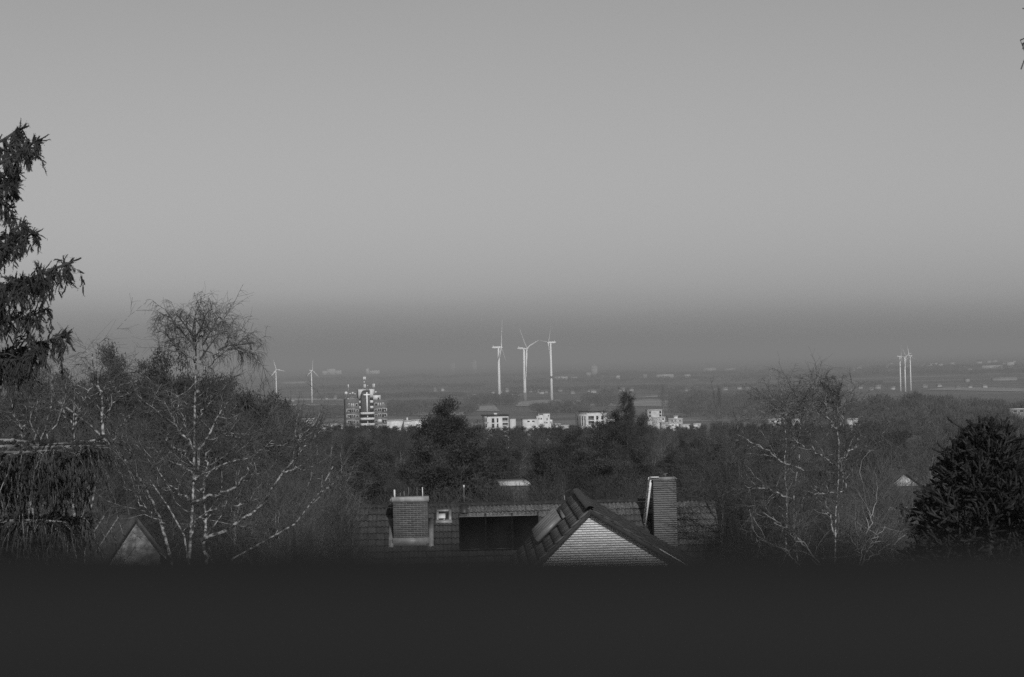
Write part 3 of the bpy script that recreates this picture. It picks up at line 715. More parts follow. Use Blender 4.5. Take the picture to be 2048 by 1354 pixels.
    def chimney(name, uc, vf, wd, dp, ztop, course, bl, bm, mm, label, cap=True, zb=None):
        """front face at v=vf; returns the part, with one brick object per brick"""
        base = A(uc, vf)
        F = FM(O + U * uc + Vv * vf, U, Vv * -1.0, W)       # x right, y back, z relative to the ridge height
        zb_ = -vf * tp - .15 if zb is None else zb; ins = .012
        core = MB(); core.box(-wd / 2 + ins, wd / 2 - ins, ins, dp - ins, zb_ - .6, ztop - .01, F); ch = core.build(name, mm, root); ch['label'] = label
        z = ztop - course; r = 0; bme = bme_.copy(); bme.materials.append(bm)
        while z > zb_:
            nb = int(round(wd / bl)); L_ = wd / nb; sh = .5 * L_ * (r % 2)
            edges = [-wd / 2] + [e for e in (-wd / 2 + sh + L_ * k for k in range(nb + 1)) if -wd / 2 + .04 < e < wd / 2 - .04] + [wd / 2]
            for a, b2 in zip(edges[:-1], edges[1:]):
                link('brick', bme, None, ch, None, F @ Matrix.Translation(((a + b2) / 2, .055, z + course / 2)) @ Matrix.Diagonal((b2 - a - .011, .11 + rnd.gauss(0, .002), course - .011, 1)))
            nd = max(1, int(round((dp - .11) / bl))); Ld = (dp - .11) / nd
            for side in (-1, 1):
                for k in range(nd):
                    if side * uc > 0 and False: continue
                    link('brick', bme, None, ch, None, F @ Matrix.Translation((side * (wd / 2 - .055), .11 + Ld * (k + .5), z + course / 2)) @ Matrix.Diagonal((.11, Ld - .011, course - .011, 1)))
            z -= course; r += 1
        return ch, F
    M_cb = mat('clinker_brick', .07, .12, 6, 3, rand=.25)
    M_mor = mat('pale_mortar', .17, .22, 6, 3)
    uc = -4.13
    zt = .41 - .16
    ch, F = chimney('chimney', uc, 1.66, 1.25, .95, zt, .0715, .25, M_cb, M_mor, 'broad red-brown brick chimney with pale joints and concrete cap')
    m = MB(); m.box(-.66, .66, -.04, .95, zt + .003, zt + .16, F); m.box(-.72, -.10, .25, 1.0, zt - .13, zt + .10, F); m.build('cap', mat('concrete_cap', .22, .34, 4, 5), ch)
    for x_, y_, h_, r_ in ((-.56, .3, .28, .035), (-.36, .5, .16, .012), (-.22, .4, .22, .01), (-.06, .5, .34, .008), (.24, .6, .34, .007), (.44, .4, .34, .02)):
        m = MB(); p = F @ Vector((x_, y_, zt + .15)); m.tube([tuple(p), tuple(p + W * h_)], [r_, r_ * .9], 7); m.build('vent_pipe', M_white if r_ > .015 else M_zinc, ch)
    fl = MB(); zb = -1.66 * tp
    fl.box(-.66, .66, -.05, -.008, zb - .02, zb + .27, F); fl.build('flashing', M_zinc, ch)
    for xa, xb in ((.632, .80), (-.80, -.632)):
        fl = MB()
        V = [tuple(F @ Vector((xx, yy, -(1.66 - yy) * tp + .12))) for xx, yy in ((xa, -.1), (xb, -.1), (xb, 1.0), (xa, 1.0))] + [tuple(F @ Vector((xx, yy, -(1.66 - yy) * tp + .02))) for xx, yy in ((xa, -.1), (xb, -.1), (xb, 1.0), (xa, 1.0))]
        fl.add(V, [(0, 1, 2, 3), (0, 4, 5, 1), (1, 5, 6, 2), (2, 6, 7, 3), (3, 7, 4, 0)]); fl.build('flashing', M_zinc, ch)
    # --- right chimney, smoother, darker joints
    M_cb2 = mat('grey_clinker', .12, .165, 3.5, 6, rand=.10, lo=.4, hi=.7); M_m2 = mat('dark_mortar', .125, .155, 6, 2)
    ch2, F2 = chimney('chimney', 4.94, 2.05, .83, .62, .84, .077, .25, M_cb2, M_m2, 'tall narrow grey brick chimney with thin metal cap')
    m = MB(); m.box(-.45, .45, -.04, .66, 0.843, 0.88, F2); m.box(-.40, .40, 0, .62, 0.883, 0.92, F2); m.build('cap', M_zinc, ch2)
    m = MB(); m.box(-.50, -.20, -.06, .4, 0.923, 0.955, F2); m.build('white_cap_strip', M_white, ch2)  # white strip over the left end of the cap
    m = MB(); p = F2 @ Vector((.05, .3, .92)); m.tube([tuple(p), tuple(p + W * .12)], [.01, .01], 5); m.tube([tuple(p + W * .1 - U * .08), tuple(p + W * .13 + U * .08)], [.01, .01], 5); m.build('vent_pipe', M_zinc, ch2)
    # ladder from the roof to the top of that chimney (seen edge on)
    lad = thing('ladder', 'white metal ladder leaning steeply against the tall narrow chimney', 'ladder', tuple(off))
    top = F2 @ Vector((-.47, .10, .92)); foot = A(4.27, 1.2, .05)
    side = Vector((-.12, 1, 0)).normalized()
    for k in range(2):
        m = MB(); m.tube([tuple(foot + side * (.34 * k)), tuple(top + side * (.34 * k))], [.042, .042], 4); m.build('rail', mat('ladder_paint', .74, .84, 5, 2), lad)
    for k in range(9):
        p = foot.lerp(top, (k + .7) / 9.3); m = MB(); m.tube([tuple(p - side * .02 - U * .03), tuple(p + side * .36 - U * .03)], [.018, .018], 5); m.build('rung', M_zinc, lad)
    # --- roof hatch
    def on_roof(u, v, dz): return A(u, v, dz)
    def slab(mb, ua, ub, va, vb, h0, h1):
        V = [P_(A(a, b_) + nrm * h) for h in (h0, h1) for a, b_ in ((ua, va), (ub, va), (ub, vb), (ua, vb))]
        mb.add(V, [(0, 1, 2, 3), (7, 6, 5, 4), (0, 4, 5, 1), (1, 5, 6, 2), (2, 6, 7, 3), (3, 7, 4, 0)])
    ha, hb = -3.20, -2.72
    m = MB(); slab(m, ha - .02, ha + .06, .34, .72, .03, .13); slab(m, hb - .06, hb + .04, .30, .74, .03, .13); slab(m, ha - .05, hb + .06, .72, .83, .03, .125); slab(m, ha, hb, .28, .34, .03, .12)
    hatch = m.build('roof_hatch', M_zinc, root); hatch['label'] = 'small square roof window with pale metal frame'
    m = MB(); slab(m, ha + .06, hb - .06, .34, .72, .03, .085); m.build('pane', M_glass, hatch)
    m = MB(); slab(m, ha + .06, ha + .30, .44, .64, .088, .10); m.build('blind', M_white, hatch)
    # --- solar panels
    M_pv = mat('solar_glass', .006, .010, .8, 2, rough=.6, spec=.03)
    ua, ub = -2.40, .46
    for k in range(3):
        a = ua + (ub - ua) / 3 * k; b2 = ua + (ub - ua) / 3 * (k + 1)
        m = MB(); slab(m, a + .006, b2 - .006, .62, 1.99, .06, .11); o = m.build('solar_panel', mat('panel_frame', .012, .018, 2, 2, rough=.5), root)
        m = MB(); slab(m, a + .03, b2 - .03, .645, 1.965, .111, .115); m.build('pane', M_pv, o)
    for uu in (ua, -1.45, -.49, ub - .02):
        m = MB(); slab(m, uu - .03, uu + .03, .50, .63, .03, .12); m.build('bracket', M_dark, root)
    m = MB(); slab(m, ua, ub, .585, .615, .07, .10); m.build('mounting_rail', M_zinc, root)
    # --- rods on the ridge
    for uu, hh, rr in ((-2.21, .58, .012), (1.44, .20, .02)):
        m = MB(); p = A(uu, 0, .05); m.tube([tuple(p), tuple(p + W * hh)], [rr * .8, rr * .8], 6); m.build('aerial', M_grey, root)
        if hh > .4:
            m = MB(); m.tube([tuple(p + W * hh), tuple(p + W * (hh + .09))], [.03, .028], 7); m.build('aerial_tip', M_white, root)
    m = MB(); slab(m, -2.34, -2.10, -.02, .42, .05, .09); m.build('ridge_sheet', M_dark, root)

    # --- cross gable
    D0 = 73.0; s = D0 / FPX
    ap = at(1180, 1018, D0) - off
    rd = Vector((-.016, 1, 0)).normalized(); rt = Vector((1, .016, 0)).normalized()
    tl, tr = .97, .62; GL = 9.7
    wl_, wr_ = 3.3, 4.6
    al, ar = math.atan(tl), math.atan(tr)
    ov = .22                                              # verge overhang in front of the wall
    # wall: bricks laid on a mortar core
    Fg = FM(ap, rt, rd, W)
    core = MB(); core.prism([(-wl_ + .3, gz0 - 1 - (ap + off).z), (wr_ - .5, gz0 - 1 - (ap + off).z), (wr_ - .5, -(wr_ - .5) * tr - .16), (0, -.16), (-wl_ + .3, -(wl_ - .3) * tl - .16)], -.011, GL - .2, Fg)
    gw = core.build('gable_wall', mat('gable_mortar', .26, .34, 8, 3), root); gw['label'] = 'pale brick gable wall facing the camera, dark joints'
    M_gb = mat('pale_gable_brick', .50, .66, 2.2, 6, rand=.11)
    bme = bme_.copy(); bme.materials.append(M_gb)
    c_ = .0715; bl = .25; nb = 0; rest = MB(); r = 0; z = -.05 - c_
    while z > -3.4:
        xl = (z + c_ + .02) / tl; xr = -(z + c_ + .02) / tr
        x_ = -6.0 + (bl / 2 if r % 2 else 0)
        while x_ < xr:
            a = max(x_, xl); b2 = min(x_ + bl, xr)
            if b2 - a > .05 and a > -wl_ + .32 and b2 < wr_ - .5:
                Mx = Fg @ Matrix.Translation(((a + b2) / 2, .03 + rnd.gauss(0, .0015), z + c_ / 2)) @ Matrix.Diagonal((b2 - a - .012, .1, c_ - .011, 1))
                if nb < 300: link('brick', bme, None, gw, None, Mx); nb += 1
                else: rest.add([tuple(Mx @ Vector(p)) for p in [(-.5, -.5, -.5), (.5, -.5, -.5), (.5, .5, -.5), (-.5, .5, -.5), (-.5, -.5, .5), (.5, -.5, .5), (.5, .5, .5), (-.5, .5, .5)]],
                              [(0, 3, 2, 1), (4, 5, 6, 7), (0, 1, 5, 4), (1, 2, 6, 5), (2, 3, 7, 6), (3, 0, 4, 7)])
            x_ += bl
        z -= c_; r += 1
    if rest.n: rest.build('brickwork', M_gb, gw, kind='stuff')
    # roof slopes of the gable
    M_slab = mat('gable_roof_shell', .04, .06, 3, 3)
    m = MB()
    for sg, tt, ww in ((-1, tl, wl_), (1, tr, wr_)):
        V = [Fg @ Vector(p) for p in ((0, -ov, 0), (sg * ww, -ov, -ww * tt), (sg * ww, GL, -ww * tt), (0, GL, 0))]
        V = [tuple(p) for p in V] + [tuple(p - W * .15) for p in V]
        m.add(V, [(0, 1, 2, 3), (7, 6, 5, 4), (0, 4, 5, 1), (1, 5, 6, 2), (2, 6, 7, 3)])
    gr = m.build('gable_roof', M_slab, root)
    m = MB()
    for sg, tt, ww in ((-1, tl, wl_), (1, tr, wr_)):
        m.prism([(0, -.15), (sg * ww, -ww * tt - .15), (sg * ww, -ww * tt - .02), (0, -.02)] if sg < 0 else [(0, -.02), (sg * ww, -ww * tt - .02), (sg * ww, -ww * tt - .15), (0, -.15)], -ov - .03, -ov - .002, Fg)
    m.build('verge_board', mat('dark_stained_board', .03, .05, 2, 4, zs=3), gr)
    # left slope tiles: flat tiles in overlapping courses, each verge tile its own object
    M_flat = mat('flat_tiles', .06, .13, 5, 6, rand=.35, lo=.35, hi=.7, bump=.3)
    dl = (rt * -math.cos(al) - W * math.sin(al)); nl = (rt * -math.sin(al) + W * math.cos(al))
    TLs, TWs = .34, .33
    Vf = []; 
    for (yy, hh) in ((0, .012), (TLs + .03, .058)):
        for xx in (0, TWs - .012): Vf += [(xx, yy, hh), (xx, yy, hh - .05)]
    Qf = [(0, 4, 6, 2), (1, 3, 7, 5), (0, 1, 5, 4), (2, 6, 7, 3), (4, 5, 7, 6), (0, 2, 3, 1)]
    fme = mesh_np('tile', Vf, Qf); fme.materials.append(M_flat)
    rest = MB()
    skip = lambda yy, ss: .95 < ss < 2.35 and 1.2 < yy < 4.6
    for r in range(int(wl_ / math.cos(al) / TLs)):
        for k in range(int((GL + ov) / TWs)):
            yy = -ov + k * TWs; ss = .08 + r * TLs
            M = FM(ap + rd * yy + dl * ss + nl * (.004 + abs(rnd.gauss(0, .005))), rd, dl, nl)
            if k < 22 and ss < 3.1: link('tile', fme, None, gr, None, M)
            else: rest.add([tuple(M @ Vector(p)) for p in Vf], Qf)
    rest.build('tile_field', M_flat, gr, kind='stuff')
    # right slope courses
    dr = (rt * math.cos(ar) - W * math.sin(ar)); nr = (rt * math.sin(ar) + W * math.cos(ar))
    rest = MB()
    for r in range(int(wr_ / math.cos(ar) / TLs)):
        for k in range(int((GL + ov) / TWs)):
            M = FM(ap + rd * (-ov + k * TWs) + dr * (.08 + r * TLs) + nr * (.004 + abs(rnd.gauss(0, .006))), rd, dr, nr)
            rest.add([tuple(M @ Vector(p)) for p in Vf], Qf)
    rest.build('tile_field', mat('dark_tiles', .03, .07, 3, 5), gr, kind='stuff')  # tiles of this slope are a darker grey than the left ones
    for i in range(int((GL + ov) / .38)):
        link('ridge_tile', rme, None, gr, None, FM(ap + rd * (-ov + i * .38) + W * (.02 + rnd.gauss(0, .004)), rd, rt, W))
    # white gutter edge strip on part of the right verge
    m = MB(); a = ap + rt * 2.05 - W * (2.05 * tr) + rd * (-ov - .02) + W * .04; b2 = ap + rt * 3.3 - W * (3.3 * tr) + rd * (-ov - .02) + W * .04
    m.tube([tuple(a), tuple(b2)], [.018, .018], 4); m.build('verge_strip', M_white, gr)
    # ribbed panel lying on the left slope
    pa, pb, ya, yb = .87, 2.02, 4.3, 8.8
    fr = MB()
    def SL(mb, y0, y1, s0, s1, h0, h1):
        V = [P_(ap + rd * y + dl * ss + nl * h) for h in (h0, h1) for y, ss in ((y0, s0), (y1, s0), (y1, s1), (y0, s1))]
        mb.add(V, [(0, 1, 2, 3), (7, 6, 5, 4), (0, 4, 5, 1), (1, 5, 6, 2), (2, 6, 7, 3), (3, 7, 4, 0)])
    SL(fr, ya, yb, pa, pb, .06, .09); pn = fr.build('ribbed_panel', mat('panel_back', .02, .03, 3, 2), root); pn['label'] = 'ribbed tube panel with pale bars on the left gable slope'
    for k in range(5):
        y = ya + .35 + (yb - ya - .7) * k / 4; m = MB(); m.tube([P_(ap + rd * y + dl * (pa + .05) + nl * .14), P_(ap + rd * y + dl * (pb - .05) + nl * .14)], [.13, .13], 8); m.build('bar', mat('panel_bar', .12, .17, 3, 2, rough=.4), pn)
    m = MB(); SL(m, ya - .05, yb, pa - .10, pa, .06, .12); m.build('header', mat('panel_header', .12, .17, 3, 3), pn)
near_house()

# ------------------------------------------------------------------ small houses half hidden at left and right
def small_gable(label, px, py, D, wpx, hpx, dp, wm, yaw=0, name='house', cat='house', rm=None, lowm=None):
    s = D / FPX; apx = at(px, py, D); gzz = gz(apx.x, D)
    t = thing(name, label, cat, (apx.x, D, gzz), R(yaw)); H = apx.z - gzz; Wd = wpx * s / 2; h = hpx * s
    b = MB(); b.prism([(-Wd, -1), (Wd, -1), (Wd, H - h), (0, H), (-Wd, H - h)], 0, dp); b.build('wall', lowm or wm, t)
    if lowm: b = MB(); b.prism([(-Wd + .1, H - h), (Wd - .1, H - h), (0, H - .05)], -.06, -.005); b.build('gable_field', wm, t)
    r = MB()
    for sg in (-1, 1):
        V = [(0, -.25, H + .22), (sg * (Wd + .5), -.25, H - h * (1 + .5 / Wd) + .22), (sg * (Wd + .5), dp + .25, H - h * (1 + .5 / Wd) + .22), (0, dp + .25, H + .22)]
        V = V + [(a, b_, c - .2) for a, b_, c in V]
        r.add(V, [(0, 1, 2, 3), (7, 6, 5, 4), (0, 4, 5, 1), (1, 5, 6, 2), (2, 6, 7, 3), (3, 7, 4, 0)])
    r.build('roof', rm or mat('dark_house_roof', .035, .07, 1.5, 5), t)
    return t, Wd, H, h
t, Wd, H, h = small_gable('pale gabled house low at left, half hidden by birches', 268, 1042, 100, 112, 72, 5.5, mat('branch_shaded_plaster', .12, .34, 3.0, 8, lo=.38, hi=.66), 34)  # blotches in the plaster colour stand for branch shadows
for k in range(4):
    b = MB(); f = .25 + .16 * k; b.tube([(-Wd * .12 - .0, 1.2 + k * 1.4, H - h * .1 + .26), (-Wd * 1.05, 1.2 + k * 1.4, H - h * 1.05 + .26)], [.03, .03], 4); b.build('roof_rail', M_grey, t)
t, Wd, H, h = small_gable('small house with a pale triangular gable left of the monkey puzzle', 1808, 947, 160, 66, 25, 8, mat('gable_plaster', .30, .46, 2, 5), 0, lowm=mat('dark_plank_wall', .05, .07, 2, 3))
b = MB(); b.box(-Wd * 1.1, Wd * .8, -.5, -.05, H - h - 1.6, H - h - 1.35); b.build('porch_roof', M_lgrey, t)
for i, (px, py, D, wp, lab) in enumerate(((1715, 1062, 120, 24, 'pale garden shed low between the birches at right'), (1160, 1040, 130, 1, ''), (595, 1012, 130, 26, 'pale garden shed glimpsed behind birch limbs left of the roof'))):
    if not lab: continue
    small_gable(lab, px, py, D, wp, 7, 3, mat('shed_boards', .22, .32, 3, 3), 10, 'garden_shed', 'shed', mat('shed_roof', .3, .38, 2, 3))

# ------------------------------------------------------------------ tree prototypes
def bare_proto(seed, h, spread=1.0, dense=1.0, upright=.10, trunk_m=None, twig_m=None, fat=1.0):
    rng = np.random.default_rng(seed)
    P0, R0 = stem(rng, h * .92, h * .014, 10, .03, .05)
    P1, R1 = grow(rng, P0, R0, 20, .22, .98, 48, 10, h * .36 * spread, .2, .55, 8, upright, .10, lt=.55)
    P2, R2 = grow(rng, P1, R1, 8, .25, 1.0, 42, 12, h * .15, .25, .5, 6, upright * .7, .14, .012, lt=.3)
    P3, R3 = grow(rng, P2, R2, int(6 * dense), .2, 1.0, 40, 14, h * .075, .3, .55, 4, .08, .16, .008)
    P4, R4 = grow(rng, P3, R3, 5, .25, 1.0, 38, 15, h * .042, .35, .6, 3, .08, .18, .0055 * fat, taper=.5); R3 = R3 * (fat ** .6)
    tr = MB(); tr.tubes(P0, R0, 8); tr.tubes(P1, R1, 5)
    cr = MB(); cr.tubes(P2, R2, 4); cr.tubes(P3, R3, 3); cr.tubes(P4, R4, 3)
    return tr.mesh('trunk', True), cr.mesh('crown'), trunk_m or M_wbark, twig_m or M_twig, h

def pine_proto(seed, h, flat=.45, crown0=.35, n1=30, tuft=85, lt=.55):
    rng = np.random.default_rng(seed)
    P0, R0 = stem(rng, h * .97, h * .016, 12, .04, .06)
    P1, R1 = grow(rng, P0, R0, n1, crown0, 1.0, 66, 10, h * .30, .22, .42, 7, .05, .10, lt=lt)
    P2, R2 = grow(rng, P1, R1, 6, .35, 1.0, 45, 15, h * .09, .3, .5, 4, .10, .12, .01)
    tr = MB(); tr.tubes(P0, R0, 8); tr.tubes(P1, R1, 5); tr.tubes(P2, R2, 3)
    cen = np.concatenate([P2[:, 2], P2[:, 3], P1[:, -1], P0[0, -2:]])
    V, t = spikes(rng, cen, np.array([.30, .30, .30 * flat]) * h / 15, tuft, .24 * h / 15, .038 * h / 15, .7)
    return tr.mesh('trunk', True), mesh_np('crown', V, None, t), M_bark, M_pine, h

def spruce_proto(seed, h, rad, n=90, needle=70):
    rng = np.random.default_rng(seed)
    P0, R0 = stem(rng, h, h * .013, 12, .0, .01)
    P1, R1 = grow(rng, P0, R0, n, .12, .985, 88, 7, rad, .12, .3, 7, -.03, .05, .008, lt=.93)
    P2, R2 = grow(rng, P1, R1, 7, .2, 1.0, 48, 10, rad * .28, .25, .6, 4, -.12, .08, .006)
    tr = MB(); tr.tubes(P0, R0, 8); tr.tubes(P1, R1, 4)
    cr = MB(); cr.tubes(P2, np.maximum(R2, .012), 3)
    cen = np.concatenate([P2[:, 1], P2[:, 2], P2[:, 3], P1[:, 4], P1[:, 6]])
    V, t = spikes(rng, cen, .09 * h / 12, int(needle / 5), .18, .018, -.3); cr.add(V, None, t)
    return tr.mesh('trunk', True), cr.mesh('crown'), M_bark, M_spruce, h

PROTO = {
    'bare1': bare_proto(11, 15), 'bare2': bare_proto(12, 16, .85, 1.2, .16), 'bare3': bare_proto(13, 14, 1.1, 1.2, .06), 'bare4': bare_proto(14, 15, .7, 1.3, .22),
    'bare5': bare_proto(15, 15, .95, 1.5, .12, fat=3.6), 'bare6': bare_proto(16, 15, 1.0, 1.5, .08, fat=3.6), 'bare7': bare_proto(17, 15, .8, 1.5, .18, fat=3.4),
    'birch1': bare_proto(21, 15, .65, 1.0, .20, M_plimb), 'birch2': bare_proto(22, 15, .55, .9, .28, M_plimb),
    'pine1': pine_proto(31, 15), 'pine2': pine_proto(32, 16, .5, .28, 30), 'pine3': pine_proto(33, 14, .4, .4, 22, 70), 'pine4': pine_proto(34, 16, .8, .16, 44, 125, .78),
    'spruce1': spruce_proto(41, 14, 3.2), 'spruce2': spruce_proto(42, 12, 2.2, 80),
}
for k, (tm, cm, m1, m2, h) in list(PROTO.items()):
    tm.materials.append(m1); cm.materials.append(m2)
    co = np.zeros(len(cm.vertices) * 3, np.float32); cm.vertices.foreach_get('co', co); co = co.reshape(-1, 3)
    hi = co[co[:, 2] > np.percentile(co[:, 2], 60)]; cx, cy_ = hi[:, 0].mean(), hi[:, 1].mean()      # straighten the lean so the crown stands over its foot
    hh = float(np.percentile(co[:, 2], 99.6))
    for me in (tm, cm):
        c = np.zeros(len(me.vertices) * 3, np.float32); me.vertices.foreach_get('co', c); c = c.reshape(-1, 3); f = np.clip(c[:, 2] / hh, 0, 1)
        c[:, 0] -= cx * f; c[:, 1] -= cy_ * f; me.vertices.foreach_set('co', c.ravel()); me.update()
    PROTO[k] = (tm, cm, m1, m2, hh)
NAME = {'bare': ('bare_tree', 'tree'), 'birch': ('birch_tree', 'tree'), 'pine': ('pine_tree', 'tree'), 'spruce': ('spruce_tree', 'tree')}
def tree(kind, px, pytop, D, label, group=None, wide=1.0, rz=None):
    tm, cm, m1, m2, h = PROTO[kind]
    p = at(px, pytop, D); z = gz(p.x, D); s = (p.z - z) / h
    nm, cat = NAME[kind.rstrip('0123456789')]
    t = thing(nm, label, cat, (p.x, D, z - .1), rnd.uniform(0, 6.28) if rz is None else rz, group); t.scale = (s * wide, s * wide, s)
    link('trunk', tm, None, t); link('crown', cm, None, t)
    return t

# ------------------------------------------------------------------ the wood on the slope, band by band
TR = random.Random(77)
def place(px):
    for lim, w_ in ((660, ', left of the tower'), (790, ', below the tower'), (840, ', right of the tower'), (960, ', near the big rounded pine'), (1045, ', below the first white flats'), (1130, ', below the stepped white building'), (1230, ', below the wide pale flats'),
                    (1330, ', near the ragged spruce'), (1480, ', below the low white roofs'), (1640, ', behind the bent birch'), (1740, ', behind the tall right birch'), (9999, ', left of the monkey puzzle')):
        if px < lim: return w_
ORD = ['leftmost', 'second from left', 'third from left', 'fourth from left', 'fifth from left', 'sixth from left', 'seventh from left', 'eighth from left', 'ninth from left', 'tenth from left', 'eleventh from left', 'twelfth from left', 'thirteenth from left', 'rightmost']
def band(p0, p1, D0, D1, n, ytop, yj, kinds, label, group, wide=1.0):
    for i in range(n):
        px = p0 + (p1 - p0) * (i + .5) / n + TR.uniform(-.4, .4) * (p1 - p0) / n
        if 1775 < px < 1838 and D0 < 165: px += 75 if px > 1805 else -75           # a gap where the small gable shows
        if 205 < px < 335 and D1 < 110: px += 150
        k = TR.choice(kinds); f = ytop(px) if callable(ytop) else ytop
        tree(k, px, f + TR.uniform(-yj, yj), TR.uniform(D0, D1), label[k.rstrip('0123456789')] + (', ' + (ORD[i] if i < n - 1 else 'rightmost') + ' in row' if n < 15 else place(px)), group + ' (' + k.rstrip('0123456789') + ')', wide * TR.uniform(.85, 1.2))
BF = ['bare5', 'bare6', 'bare7']
B4 = ['bare1', 'bare2', 'bare3', 'bare4']
def labs(w): return {'bare': 'leafless broadleaf tree ' + w, 'birch': 'slim pale-stemmed bare tree ' + w, 'pine': 'dark green pine ' + w, 'spruce': 'dark conical spruce ' + w}
band(560, 1760, 870, 960, 84, lambda px: 852 if px < 1400 else 845, 3, BF + ['pine4', 'pine4'] + ['pine1', 'pine2'], labs('in the farthest row'), 'farthest row of the wood', 1.1)
band(560, 1800, 640, 800, 44, 861, 6, BF + ['pine4', 'pine3', 'birch1'], labs('in the far wood'), 'far part of the wood')
band(560, 1900, 400, 520, 34, 874, 14, BF + ['pine4', 'pine2', 'birch1', 'birch2', 'bare2'], labs('in the middle wood'), 'middle of the wood')
band(540, 1980, 260, 340, 26, 902, 18, B4 + BF + ['pine4', 'pine4'] + ['birch2', 'bare1', 'bare3'], labs('in the nearer wood'), 'nearer middle of the wood')
band(560, 1960, 170, 220, 18, 932, 22, B4 + ['birch1', 'bare4', 'pine4'], labs('just beyond the near house'), 'trees just beyond the near house')
band(600, 1480, 108, 130, 11, 965, 12, ['bare1', 'bare3', 'bare4', 'bare2'], labs('right behind the long tiled roof'), 'trees right behind the roof')
# left skyline
lf = lambda px: 765 if px < 200 else 770 if px < 480 else 790
band(-20, 560, 190, 260, 14, lf, 14, BF + B4 + ['pine4', 'pine4'], labs('on the left skyline behind the birches'), 'left skyline trees')
band(-20, 600, 140, 175, 12, 830, 22, B4 + BF + ['pine4', 'pine4'], labs('low behind the left birches'), 'trees behind the left birches')
band(-20, 640, 105, 120, 9, 905, 25, B4, labs('close behind the left birches'), 'trees close behind the left birches')
band(1440, 2080, 110, 140, 10, 930, 22, B4, labs('close behind the right birches'), 'trees close behind the right birches')
band(590, 690, 77, 80, 3, 1012, 10, ['bare3', 'bare1', 'bare4'], labs('low at the left roof end'), 'low trees at the left roof end', .8)
band(1440, 1540, 80, 86, 3, 998, 14, ['bare3', 'bare1', 'bare4'], labs('low at the right roof end'), 'low trees at the right roof end', .7)
band(1500, 2080, 88, 100, 7, 1000, 20, ['bare3', 'bare1', 'bare2'], labs('low at right under the right birches'), 'low trees under the right birches')
band(1700, 2080, 300, 420, 12, 855, 10, BF + B4, labs('below the wooded rise'), 'right part of the wood')
